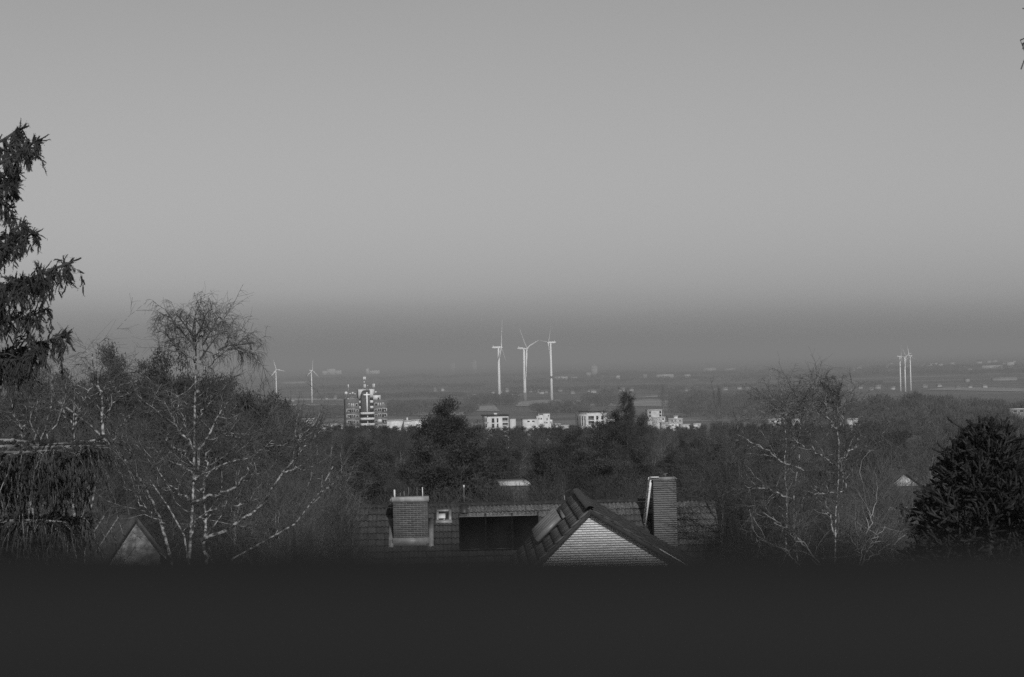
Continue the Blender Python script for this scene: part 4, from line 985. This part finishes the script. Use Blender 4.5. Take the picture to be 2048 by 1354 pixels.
# trees that stand out
for k, px, y, D, lab, wd in (
    ('pine4', 893, 806, 270, 'large dark pine with rounded crown in the middle, taller than its neighbours', 1.15),
    ('pine4', 850, 885, 200, 'broad dark pine low behind the brick chimney', 1.1),
    ('pine4', 925, 895, 170, 'dense dark pine directly behind the solar panels', 1.2),
    ('spruce1', 1254, 783, 420, 'ragged dark spruce rising above the town roofs', .72),
    ('spruce2', 1088, 893, 150, 'slim conical spruce left of the brick gable', .8),
    ('pine4', 218, 704, 215, 'tall dark pine on the left skyline, left one of two', .6),
    ('pine4', 338, 714, 215, 'dark pine on the left skyline behind the birch crown', .75),
    ('pine3', 275, 726, 218, 'small dark pine between the two taller skyline pines', .7),
    ('pine4', 528, 800, 230, 'layered dark pine at left, below the small turbine', 1.0),
    ('pine4', 1165, 858, 430, 'broad layered pine below the wide pale flats', 1.2),
    ('pine4', 1224, 826, 425, 'dark pine leaning against the ragged spruce', 1.1),
    ('pine3', 1355, 868, 460, 'dark pine below the low white roofs at right', 1.1),
    ('pine3', 1140, 915, 230, 'shaggy dark pine behind the cross gable', 1.2),
    ('pine4', 1284, 834, 430, 'dark rounded pine right of the ragged spruce', 1.1),
    ('bare6', 1012, 973, 150, 'dense low leafless tree before the white garden wall, left one', 1.1), ('bare5', 1046, 973, 150, 'dense low leafless tree before the white garden wall, right one', 1.1),
    ('pine3', 75, 790, 190, 'dark pine behind the fan of birch stems at left', 1.0), ('pine1', 450, 835, 180, 'dark pine behind the right limbs of the large left birch', 1.1), ('pine2', 300, 880, 130, 'dark pine low behind the leaning birch', 1.0), ('pine3', 560, 900, 160, 'spreading dark pine left of the near roof', 1.2),
    ('pine2', 700, 915, 180, 'dark pine behind the left end of the near roof', 1.0), ('pine3', 1500, 905, 150, 'dark pine behind the bent right birch', 1.0), ('pine1', 1640, 925, 140, 'dark pine right behind the tall right birch', 1.0),
    ('pine4', 1395, 880, 330, 'full dark pine right of the ragged spruce group', 1.0), ('pine4', 1010, 880, 350, 'full dark pine below the first white flats', .9), ('pine4', 1280, 900, 220, 'full dark pine behind the tall narrow chimney', .9), ('pine4', 640, 868, 330, 'full dark pine left of the tower, low in the wood', .9),
    ('birch1', 130, 850, 84, 'pale-limbed bare tree behind the upright left birch', 1.0), ('birch2', 300, 900, 125, 'pale-limbed bare tree between leaning birch and large birch', 1.2), ('birch1', 470, 880, 85, 'pale-limbed bare tree right of the large birch trunk', 1.1), ('birch2', 560, 915, 82, 'pale-limbed bare tree in the gap left of the near roof', 1.2), ('birch1', 640, 950, 86, 'low pale-limbed bare tree touching the left roof end', .8),
    ('birch1', 1440, 880, 100, 'pale-limbed bare tree behind the right roof end', 1.0), ('birch2', 1530, 900, 92, 'pale-limbed bare tree in front of the slender right birch', 1.1), ('birch1', 1740, 890, 95, 'pale-limbed bare tree right of the tall right birch', 1.1), ('birch2', 1790, 860, 200, 'pale-limbed bare tree left of the monkey puzzle', 1.0), ('birch1', 1860, 850, 170, 'pale-limbed bare tree showing above the left flank of the monkey puzzle', .9),
    ('pine4', 1140, 866, 300, 'dark full pine under the left end of the wide pale flats', 1.1), ('pine4', 1196, 878, 255, 'dark full pine under the right end of the wide pale flats', 1.1), ('pine4', 735, 880, 260, 'dark full pine under the tower', 1.0), ('pine4', 985, 888, 235, 'dark full pine leaning on the large rounded pine from the right', .9),
    ('pine4', 1425, 880, 240, 'dark full pine above the right roof end', .9), ('pine4', 1552, 872, 230, 'dark full pine behind the slender right birch', .9), ('pine4', 1755, 872, 230, 'dark full pine right of the tall right birch', .9),
    ('pine4', 430, 782, 185, 'dark full pine just right of the large left birch trunk', .9), ('pine4', 490, 800, 165, 'dark full pine behind the sweeping limbs of the left birch', .9), ('pine4', 352, 850, 140, 'dark full pine low behind the large left birch', .9), ('pine4', 115, 755, 205, 'dark full pine behind the upright left birch', .8),
    ('bare5', 2034, 824, 600, 'leafless tree in front of the pale house at the right edge', 1.0),
    ('birch1', 800, 862, 330, 'pale-stemmed bare birch forking low, right of the tower', .9),
    ('birch2', 1300, 850, 380, 'pale twin-stemmed birch right of the ragged spruce', .8),
    ('birch1', 1322, 852, 385, 'pale many-forked birch beside the twin-stemmed one', .8),
    ('birch2', 985, 862, 360, 'thin pale birch right of the large rounded pine', .8),
    ('spruce2', 770, 852, 700, 'small dark conifer at the foot of the tower', 1.2),
    ('pine3', 1860, 900, 200, 'dark pine behind the small pale gable at right', 1.0),
    ('bare4', 1325, 768, 3000, 'slim poplar on the plain above the town', .5),
    ('bare4', 1438, 770, 2900, 'slim dark poplar on the plain right of the town', .5)):
    tree(k, px, y, D, lab, None, wd)

def number_shared():
    from collections import defaultdict
    g = defaultdict(list)
    for o in bpy.data.objects:
        if o.parent is None and 'label' in o.keys() and o.get('group'): g[o['label']].append(o)
    for lab, os_ in g.items():
        if 1 < len(os_) <= 13:
            os_.sort(key=lambda o: o.location.x / o.location.y)
            for i, o in enumerate(os_):
                new = lab + ', ' + ('rightmost' if i == len(os_) - 1 else ORD[i])
                if len(new.split()) <= 16: o['label'] = new
number_shared()

# ------------------------------------------------------------------ individual birches with drawn limbs
def drawn_birch(name, label, D, px0, limbs, seed, tw=1.0, dens=1.0, droop=-.10, barkm=None, pale=True):
    """limbs: (list of photo pixels, start radius, depth drift in m); base at px0 on the ground"""
    rng = np.random.default_rng(seed)
    base = at(px0, 1100, D); z0 = gz(base.x, D); o = Vector((base.x, D, z0))
    t = thing(name, label, 'tree', tuple(o))
    tr = MB(); cr = MB(); Ps = []; Rs = []
    for pts, r0, drift in limbs:
        n = len(pts); P = [np.array(at(px, py, D + drift * i / max(1, n - 1) + (0 if i == 0 else rng.normal() * .06)) - o) for i, (px, py) in enumerate(pts)]
        if pts[0][1] > 1085 and r0 > .06: P.insert(0, np.array((P[0][0] * .8, 0, -.2)))
        Q = resample(P, 16); Q[1:-1] += rng.normal(size=(14, 3)) * np.array([.035, .05, .03])
        Ps.append(Q); r1 = r0 * (.80 if px0 < 1000 else .60); Rs.append(np.linspace(r1, max(.010, r1 * .26), 16))
    P = np.array(Ps); Rr = np.array(Rs); tr.tubes(P, Rr, 8)
    w1 = rng.permutation(len(P))
    P1, R1 = grow(rng, P, Rr, int(11 * dens), .2, 1.0, 48, 16, .95 * tw, .45, .34, 7, .07, .20, .008, lt=.25)
    P2, R2 = grow(rng, P1, R1, 6, .2, 1.0, 42, 15, .50 * tw, .3, .55, 5, droop * .6, .14, .0052)
    P3, R3 = grow(rng, P2, R2, 5, .2, 1.0, 40, 16, .30 * tw, .35, .6, 4, droop, .14, .0042)
    (tr if pale else cr).tubes(P1, R1, 5); cr.tubes(P2, R2, 4); cr.tubes(P3, R3, 3)
    tr.build('trunk', barkm or M_birch, t, True); cr.build('crown', M_btwig, t)
    return t, P, Rr, o
def top_crown(t, o, D, tips, seed, L, n, droop):
    """dense hanging twig crown: tips are limb polylines in photo pixels"""
    rng = np.random.default_rng(seed); P = []
    for pts, dr in tips:
        q = [np.array(at(px, py, D + dr * i / max(1, len(pts) - 1)) - o) for i, (px, py) in enumerate(pts)]; P.append(resample(q, 10))
    P = np.array(P); Rr = np.repeat(np.linspace(.03, .010, 10)[None], len(P), 0)
    P1, R1 = grow(rng, P, Rr, n, .15, 1.0, 50, 15, L, .3, .6, 6, .03, .14, .006)
    P2, R2 = grow(rng, P1, R1, 6, .2, 1.0, 42, 15, L * .55, .3, .6, 5, droop, .12, .0045)
    P3, R3 = grow(rng, P2, R2, 4, .2, 1.0, 36, 15, L * .42, .3, .6, 4, droop * 1.6, .10, .0036)
    c = MB(); c.tubes(P, Rr, 5); c.tubes(P1, R1, 4); c.tubes(P2, R2, 3); c.tubes(P3, R3, 3); c.build('crown', M_btwig, t)

DL = 65
t, P, Rr, o = drawn_birch('birch_tree', 'large birch at left with hanging crown above the skyline', DL, 380, [
    ([(378, 1130), (380, 1060), (382, 993), (389, 911), (395, 836), (399, 795), (393, 770), (389, 737), (385, 704), (384, 671), (389, 632)], .105, .3),
    ([(396, 785), (407, 745), (418, 721), (438, 700), (463, 696), (488, 702), (515, 706)], .06, -.8),
    ([(390, 725), (375, 712), (366, 704), (352, 690)], .035, .6),
    ([(389, 690), (402, 676), (412, 662), (420, 640)], .035, .5),
    ([(391, 952), (397, 911), (413, 878), (426, 849), (438, 828), (455, 803)], .055, -.7),
    ([(400, 980), (413, 944), (416, 911), (430, 886), (434, 861), (436, 836)], .04, .5),
    ([(392, 960), (372, 936), (343, 923), (323, 907), (298, 886)], .04, .7),
    ([(386, 900), (382, 890), (352, 853), (314, 824), (290, 803), (273, 789)], .04, -.8),
    ([(384, 895), (368, 845), (360, 812), (352, 790)], .03, .5),
    ([(382, 1000), (360, 985), (330, 965), (318, 940)], .04, -.5),
    ([(378, 1090), (368, 1043), (343, 1010), (314, 977), (300, 960)], .09, .6),
    ([(384, 1005), (430, 990), (470, 972), (490, 950), (498, 930), (520, 915)], .06, -.9),
    ([(440, 1115), (490, 1090), (560, 1078), (600, 1055), (625, 1020), (630, 998), (640, 985), (648, 955), (668, 930)], .075, -1.2),
    ([(400, 1080), (450, 1060), (500, 1030), (540, 996), (562, 946), (585, 915), (601, 901), (620, 885), (639, 863)], .065, .8),
    ([(598, 903), (597, 890), (603, 868)], .025, .2),
    ([(565, 945), (590, 938), (610, 940), (630, 950)], .025, .3),
    ([(640, 985), (660, 975), (690, 970)], .02, .2),
    ([(412, 1130), (410, 1060), (412, 1020), (405, 985), (415, 950), (440, 930)], .06, .5), ([(378, 1085), (392, 1040), (430, 1015), (470, 1010), (500, 1000)], .035, -.5), ([(385, 960), (420, 940), (455, 925), (490, 918), (530, 900), (545, 880)], .03, .6),
    ([(388, 930), (365, 900), (345, 893), (330, 875)], .025, -.6), ([(331, 1047), (300, 1030), (270, 985), (250, 975)], .025, .4), ([(436, 860), (460, 865), (490, 880)], .018, .4), ([(352, 853), (345, 825), (338, 800)], .016, -.3), ([(395, 836), (412, 815), (425, 790)], .02, .3)], 51, 1.0, .8)
top_crown(t, o, DL, [([(389, 700), (384, 670), (390, 630), (398, 612)], .3), ([(388, 690), (365, 665), (345, 640), (330, 618)], .8), ([(388, 680), (405, 650), (412, 625), (425, 618)], -.6), ([(405, 690), (425, 655), (438, 630), (446, 640)], .5),
    ([(385, 668), (362, 640), (350, 625)], -.5), ([(438, 700), (455, 690), (480, 690), (510, 685)], .4), ([(463, 696), (490, 700), (518, 712)], -.3), ([(375, 712), (350, 690), (325, 660), (312, 665)], .3), ([(400, 720), (420, 690), (440, 665), (455, 662)], -.5)], 52, .36, 11, -.24)
drawn_birch('birch_tree', 'leaning birch at left, its trunk slanting up to the upper left', 66, 345, [
    ([(349, 1130), (345, 1105), (331, 1047), (306, 994), (285, 960), (256, 919), (232, 890), (207, 869), (178, 849), (145, 824), (116, 803)], .125, 1.0),
    ([(285, 960), (300, 968), (320, 975), (345, 985)], .03, -.4), ([(262, 925), (262, 905), (250, 890)], .03, -.4), ([(250, 912), (238, 925), (228, 935)], .025, .4),
    ([(207, 869), (203, 845), (203, 803), (196, 762), (188, 729), (180, 700)], .06, .5), ([(203, 845), (218, 820), (232, 800), (240, 770)], .03, -.5), ([(200, 790), (215, 765), (228, 755)], .02, .4),
    ([(225, 885), (240, 850), (262, 828)], .03, .5)], 53, .9, .9)
t, P, Rr, o2 = drawn_birch('birch_tree', 'upright birch at left edge with several pale stems behind the spruce bough', 62, 160, [
    ([(153, 1130), (151, 1034), (148, 976), (145, 885), (144, 870), (145, 828), (143, 795), (150, 760)], .07, .2), ([(166, 1130), (165, 1098), (172, 1036), (180, 984), (186, 959), (200, 930)], .08, -.4),
    ([(152, 1030), (145, 1005), (133, 985)], .03, .3), ([(145, 860), (155, 830), (168, 800), (185, 775)], .03, -.3), ([(145, 850), (130, 820), (120, 800)], .025, .4)], 54, .9, .8)
drawn_birch('birch_tree', 'fan of pale birch stems at the left edge above the spruce bough', 70, 70, [
    ([(60, 1100), (52, 930), (43, 878), (31, 845), (23, 816), (20, 790)], .055, .3), ([(66, 1100), (68, 930), (68, 878), (64, 828), (56, 778), (58, 750)], .055, -.4), ([(72, 1100), (78, 930), (81, 873), (99, 828), (107, 766), (108, 740)], .055, .5),
    ([(78, 1100), (90, 930), (97, 878), (120, 828), (132, 795), (130, 762)], .05, -.5), ([(70, 840), (78, 800), (82, 770)], .03, .3), ([(40, 870), (52, 840), (60, 815)], .03, -.3)], 55, 1.1, 1.0)
DR = 75
t, P, Rr, o3 = drawn_birch('birch_tree', 'tall birch at right with one straight trunk up to the horizon', DR, 1668, [
    ([(1668, 1130), (1669, 1109), (1672, 1042), (1672, 970), (1671, 927), (1672, 901), (1678, 864), (1674, 849), (1671, 815), (1662, 798), (1656, 769), (1653, 751)], .085, .3),
    ([(1672, 992), (1692, 970), (1685, 950), (1678, 936)], .04, -.4), ([(1668, 930), (1639, 907), (1607, 895), (1579, 870)], .045, .6), ([(1674, 862), (1662, 850), (1655, 826), (1652, 800)], .035, -.5),
    ([(1675, 925), (1691, 913), (1711, 893), (1718, 870), (1720, 852)], .04, .6), ([(1673, 985), (1640, 986), (1608, 982)], .03, -.5), ([(1668, 1068), (1655, 1020), (1645, 995), (1638, 980)], .05, .5), ([(1676, 860), (1686, 835), (1690, 812)], .03, .4)], 56, 1.0, 1.0)
top_crown(t, o3, DR, [([(1671, 815), (1662, 790), (1655, 755)], .2), ([(1665, 800), (1648, 775), (1640, 762)], .5), ([(1668, 805), (1680, 780), (1684, 765)], -.4)], 57, .26, 10, -.18)
drawn_birch('birch_tree', 'birch at right with a bent trunk and long limb to the upper left', 76, 1590, [
    ([(1596, 1130), (1593, 1028), (1584, 999), (1579, 965), (1581, 942), (1599, 896), (1610, 861), (1613, 832), (1612, 786)], .08, .4),
    ([(1607, 942), (1573, 930), (1538, 904), (1521, 893), (1495, 881), (1475, 870)], .05, -.8), ([(1599, 896), (1588, 880), (1580, 860)], .03, .3), ([(1610, 861), (1640, 830), (1632, 810), (1618, 795)], .03, -.3), ([(1612, 832), (1603, 815), (1598, 800)], .02, .3),
    ([(1584, 999), (1560, 990), (1540, 977), (1515, 975), (1495, 985)], .05, .6)], 58, 1.0, 1.0)
drawn_birch('birch_tree', 'slender birch with a V-forked tip, left of the bent birch', 90, 1570, [
    ([(1572, 1110), (1570, 1000), (1570, 896), (1573, 872), (1569, 838), (1567, 809), (1563, 786)], .06, .3), ([(1569, 838), (1576, 820), (1583, 803)], .025, .3), ([(1569, 840), (1556, 822), (1548, 815)], .025, -.3)], 59, 1.0, 1.0)
drawn_birch('bare_tree', 'dark trunked bare tree beside the right end of the tiled roof', 84, 1480, [
    ([(1482, 1130), (1480, 1040), (1484, 980), (1478, 930), (1470, 900)], .12, .3), ([(1484, 985), (1510, 975), (1535, 982), (1560, 998)], .05, -.6), ([(1482, 1000), (1450, 985), (1425, 970), (1400, 950)], .06, .6), ([(1480, 1030), (1445, 1015), (1420, 990)], .05, -.6), ([(1478, 940), (1472, 900), (1462, 880)], .04, .3)], 60, 1.3, 1.3, .02, M_bark)
drawn_birch('shrub', 'bushy leafless shrub with pale shoots low at the right', 60, 1600, [
    ([(1636, 1130), (1600, 1080), (1572, 1055), (1550, 1040), (1527, 1025)], .03, .4), ([(1640, 1130), (1610, 1090), (1585, 1075), (1560, 1050), (1548, 1045)], .03, -.4), ([(1640, 1130), (1612, 1100), (1590, 1070), (1584, 1056)], .03, .5), ([(1600, 1130), (1570, 1100), (1540, 1085), (1512, 1076)], .03, .2),
    ([(1722, 1130), (1735, 1095), (1750, 1070), (1775, 1058)], .03, -.3), ([(1718, 1130), (1730, 1080), (1745, 1030), (1752, 990)], .025, .3), ([(1722, 1130), (1712, 1090), (1698, 1072)], .025, .3), ([(1730, 1120), (1760, 1100), (1790, 1085), (1810, 1070)], .025, .4)], 61, .7, .7, .04, M_plimb)
# twig tips of a tree standing just outside the right edge
drawn_birch('bare_tree', 'bare tree whose twig tips hang into the upper right corner', 34, 2330, [
    ([(2330, 1130), (2325, 700), (2310, 300), (2280, 60), (2230, -120)], .14, .3), ([(2300, 200), (2200, 80), (2100, 30), (2066, 14), (2047, 16)], .012, -.5), ([(2300, 220), (2180, 120), (2090, 60), (2056, 60), (2046, 80), (2045, 108), (2042, 116), (2043, 138)], .009, .4)], 62, .10, .4, -.02, M_wbark)

# ------------------------------------------------------------------ big spruce at the left edge
def big_spruce():
    rng = np.random.default_rng(71); D = 38.0
    o = Vector((at(-115, 700, D).x, D, gz(at(-115, 700, D).x, D)))
    t = thing('spruce_tree', 'big dark spruce at the left edge with drooping boughs', 'tree', tuple(o))
    H = at(0, 60, D).z - o.z
    tr = MB(); tr.tube([(0, 0, -.2), (.05, 0, H * .5), (0, .05, H)], [.26, .17, .03], 10); tr.build('trunk', M_bark, t, True)
    boughs = [  # pixels from trunk to tip, depth drift, hang length
        ([(-115, 330), (-40, 300), (10, 278), (30, 262), (46, 254)], .3, .22, 30), ([(-115, 350), (-40, 340), (20, 318), (50, 295), (76, 278)], -.4, .30, 34), ([(-115, 390), (-40, 385), (5, 370), (30, 365)], .5, .3, 22), ([(-115, 420), (-40, 415), (0, 405), (18, 415)], -.3, .25, 18),
        ([(-115, 360), (-50, 350), (0, 352), (40, 345)], .9, .3, 24),
        ([(-115, 500), (-40, 490), (15, 475), (35, 455), (45, 446)], .3, .32, 28), ([(-115, 520), (-40, 505), (20, 490), (50, 475), (66, 466)], -.4, .35, 28), ([(-115, 510), (-50, 500), (-5, 500), (28, 488)], .8, .3, 20),
        ([(-115, 600), (-40, 590), (30, 570), (80, 550), (120, 532), (146, 522)], .2, .50, 46), ([(-115, 590), (-40, 585), (20, 580), (60, 562), (85, 545)], -.6, .62, 40), 
        ([(-115, 650), (-40, 650), (20, 640), (60, 632), (90, 620)], -.4, .5, 34), 
        ([(-115, 740), (-40, 725), (20, 705), (70, 690), (105, 678), (131, 668)], .2, .50, 50), ([(-115, 760), (-40, 740), (10, 725), (50, 715), (80, 705)], -.5, .5, 36), ([(-115, 730), (-50, 725), (0, 720), (35, 710)], .7, .45, 28),
        ([(-115, 905), (-40, 898), (30, 892), (90, 890), (150, 886), (205, 878)], .2, .85, 66), ([(-115, 900), (-40, 895), (20, 893), (80, 895), (130, 893), (180, 892)], -.6, .80, 60), ([(-115, 890), (-50, 890), (10, 888), (60, 890), (110, 895)], .8, .9, 50), ([(-115, 910), (-50, 905), (0, 905), (50, 905), (100, 900)], -1.0, .75, 46),
        ([(-115, 880), (-40, 882), (20, 880), (60, 884), (95, 890)], .4, .2, 30), ([(-115, 870), (-40, 890), (40, 900), (120, 896), (160, 900)], 1.2, .8, 50),
        ([(-115, 1045), (-40, 1042), (20, 1038), (80, 1034), (130, 1036), (172, 1040)], .2, .75, 60), ([(-115, 1050), (-40, 1045), (10, 1042), (60, 1040), (110, 1042)], -.6, .7, 46), ([(-115, 1050), (-40, 1048), (20, 1046), (70, 1046)], .8, .7, 40)]
    for pts, dr, hang, n in boughs:
        if pts[0][1] < 800: n = int(n * .56); hang *= .8
        q = [np.array(at(px, py, D + dr * i / (len(pts) - 1) * 2.2) - o) for i, (px, py) in enumerate(pts)]
        P = resample(q, 14)[None]; Rr = np.linspace(.045, .014, 14)[None]
        L1, RL1 = grow(rng, P, Rr, int(n * .6), .2, 1.0, 60, 10, .27, .3, .6, 6, -.02, .07, .008, lt=.55)       # side branchlets
        low = pts[0][1] > 860
        L1[:, 1:, 2] -= np.linspace(.0, .06, 5)[None]
        if low: L1[:, :, 2] = np.minimum(L1[:, :, 2], L1[:, :1, 2] + .02)
        H1, RH1 = grow(rng, P, Rr, int(n * (1.9 if low else 1.1)), .2, .98, 80, 14, hang, .4, .4, 8, -.55, .12, .005, lt=.4)        # hanging strands
        H2, RH2 = grow(rng, L1, RL1, 3, .15, 1.0, 75, 15, hang * .75, .45, .6, 7, -.50, .13, .005, lt=.2)
        if low:
            for Hh in (H1, H2): Hh[:, :, 2] = np.minimum(Hh[:, :, 2], Hh[:, :1, 2] - np.linspace(0, .05, Hh.shape[1])[None])
        S1, _ = grow(rng, H1, RH1, 10, .1, 1.0, 20 if low else 34, 12, .095, .35, 1, 4, -.25, .10, .01)                            # short needle-clad shoots on them
        S2, _ = grow(rng, H2, RH2, 9, .1, 1.0, 20 if low else 36, 12, .09, .35, 1, 4, -.25, .10, .01)
        S3, _ = grow(rng, L1, RL1, 8, .15, 1.0, 45, 12, .085, .35, 1, 4, -.05, .10, .01)
        T1, RT1 = grow(rng, P, Rr, 3 if low else 12, .55, 1.0, 38, 10, .15, .3, .8, 4, .14, .1, .010)
        T2, RT2 = grow(rng, P, Rr, 3, .9, 1.0, 26, 10, .15, .2, .8, 4, .10, .08, .010)
        w = MB(); w.tubes(P, Rr, 6); w.tubes(L1, RL1, 4); w.tubes(H1, RH1, 3); w.tubes(H2, RH2, 3); bo = w.build('bough', M_plimb if pts[0][1] > 860 else M_bark, t, True)
        f = MB()
        for Q, rr in ((S1, .0115), (S2, .011), (S3, .011), (T1, .014), (T2, .015)):
            if low: rr *= 1.0
            k = Q.shape[1]; rad = np.repeat((rr * np.array([.5] + [1.0] * (k - 2) + [.45]))[None], len(Q), 0) * rng.uniform(.6, 1.3, len(Q))[:, None]
            f.tubes(Q, rad, 5)
            V, tt = spikes(rng, Q[:, 1:].reshape(-1, 3), .010, 3, .035, .005, -.2); f.add(V, None, tt)
        f.build('needles', M_spruce, bo)
big_spruce()

# ------------------------------------------------------------------ monkey puzzle at the right
def monkey():
    rng = np.random.default_rng(81); D = 62.0
    b = at(1978, 1000, D); z0 = gz(b.x, D); o = Vector((b.x, D, z0)); sc = D / FPX
    top = at(1978, 862, D).z - z0
    t = thing('monkey_puzzle_tree', 'dark monkey puzzle tree with rope-like spiky branches at the right edge', 'tree', tuple(o))
    tr = MB(); tr.tube([(0, 0, -.2), (.03, 0, top * .6), (0, 0, top - .1)], [.2, .14, .06], 10); tr.build('trunk', M_bark, t, True)
    # branches: leave the trunk, sag a little, tips turn up; length follows the dome
    N = 220; P = np.zeros((N, 9, 3)); low = top - 4.6
    for i in range(N):
        f = (i + rng.uniform()) / N; zz = low + (top - .25 - low) * f ** .9; az = i * 2.399 + rng.normal() * .2
        L = 2.5 * max(.12, 1 - max(0, (zz - (top - 3.4)) / 3.5) ** 1.8) * rng.uniform(.85, 1.06)
        el = .25 + .85 * smooth(top - 2.2, top, zz) - .25 * (1 - smooth(low, top - 2, zz))
        d = np.array([math.cos(az) * math.cos(el), math.sin(az) * math.cos(el), math.sin(el)]); p = np.array([0, 0, zz - .35 * L * max(.2, math.sin(el))]); P[i, 0] = p
        for k in range(1, 9):
            d = d + np.array([0, 0, .055 if k > 4 else -.03]) + rng.normal(size=3) * .03; d /= np.linalg.norm(d); p = p + d * L / 8 * .95; P[i, k] = p
    Rr = np.repeat(np.linspace(.042, .036, 9)[None], N, 0)
    P2, R2 = grow(rng, P, Rr, 8, .35, .92, 40, 9, .44, .12, .8, 5, .07, .04, .028, taper=.85)
    P3, R3 = grow(rng, P2, R2, 2, .2, .8, 42, 9, .26, .25, .9, 4, .07, .04, .027, taper=.85)
    f = MB()
    for i in range(3):
        part = (P, P2, P3)[i]; rr = (Rr, R2, R3)[i]
        f.tubes(part, rr, 6)
        m = part.reshape(-1, part.shape[1], 3); T = np.gradient(m, axis=1); T /= np.linalg.norm(T, axis=2, keepdims=True) + 1e-9
        K = 3                                               # stiff scale leaves standing off the shoot
        tt = rng.uniform(.0, 1, (len(m), K * (m.shape[1] - 1))) * (m.shape[1] - 1.001); ii = tt.astype(int); fr = (tt - ii)[..., None]
        rows = np.arange(len(m))[:, None]; c = m[rows, ii] * (1 - fr) + m[rows, ii + 1] * fr; tg = T[rows, ii]
        pr = np.cross(tg, rng.normal(size=c.shape)); pr /= np.linalg.norm(pr, axis=2, keepdims=True) + 1e-9
        e = np.cross(tg, pr); q0 = c + pr * .028; tipv = c + pr * .065 + tg * .05
        V = np.stack([q0 - e * .017, q0 + e * .017, tipv], axis=2).reshape(-1, 3); f.add(V, None, np.arange(len(V)).reshape(-1, 3))
    f.build('crown', M_monkey, t)
monkey()

# ------------------------------------------------------------------ parapet right in front of the lens (out of focus)
t = thing('balcony_parapet', 'dark blurred balcony parapet filling the bottom of the view', 'parapet', (0, .55, 78.9237))
t.rotation_euler = (0, ROLL, 0)
M_par = mat('parapet_in_shade', .017, .020, 3, 3, rough=.9, spec=.05)  # near-black colour carries the shade lying on the parapet
m = MB(); pr = []
for k in range(9):
    an = math.pi * k / 8; pr.append((-math.cos(an) * .035, 1.0 + .012 + .022 * math.sin(an)))
V = [(x_, a, b_) for x_ in (-1.3, 1.3) for a, b_ in pr + [(.035, .985), (-.035, .985)]]; n = 11
m.add(V, [(i, (i + 1) % n, (i + 1) % n + n, i + n) for i in range(n)], [(0, i + 1, i) for i in range(1, n - 1)] + [(n, n + i, n + i + 1) for i in range(1, n - 1)])
m.build('rail', M_par, t, True)
m = MB(); m.box(-1.25, 1.25, -.028, .028, -.1, .984); m.build('panel', M_par, t)
m = MB(); m.box(-1.3, 1.3, -1.2, .05, -.3, -.101); m.build('slab', M_grey, t)

# ------------------------------------------------------------------ haze over the valley
hz = MB(); hz.box(-45000, 45000, -330, 62000, -2.5, 172); me = hz.mesh('haze')
hm = bpy.data.materials.new('haze_air'); hm.use_nodes = True; N = hm.node_tree.nodes; N.clear()
pv = N.new('ShaderNodeVolumePrincipled'); pv.inputs['Color'].default_value = (.77, .77, .77, 1); pv.inputs['Density'].default_value = .00012
pv.inputs['Anisotropy'].default_value = .1; pv.inputs['Density Attribute'].default_value = ''
om = N.new('ShaderNodeOutputMaterial'); hm.node_tree.links.new(pv.outputs[0], om.inputs['Volume'])
ho = link('haze', me, hm); ho['kind'] = 'stuff'; ho['label'] = 'thin grey haze lying over the valley'; ho['category'] = 'haze'
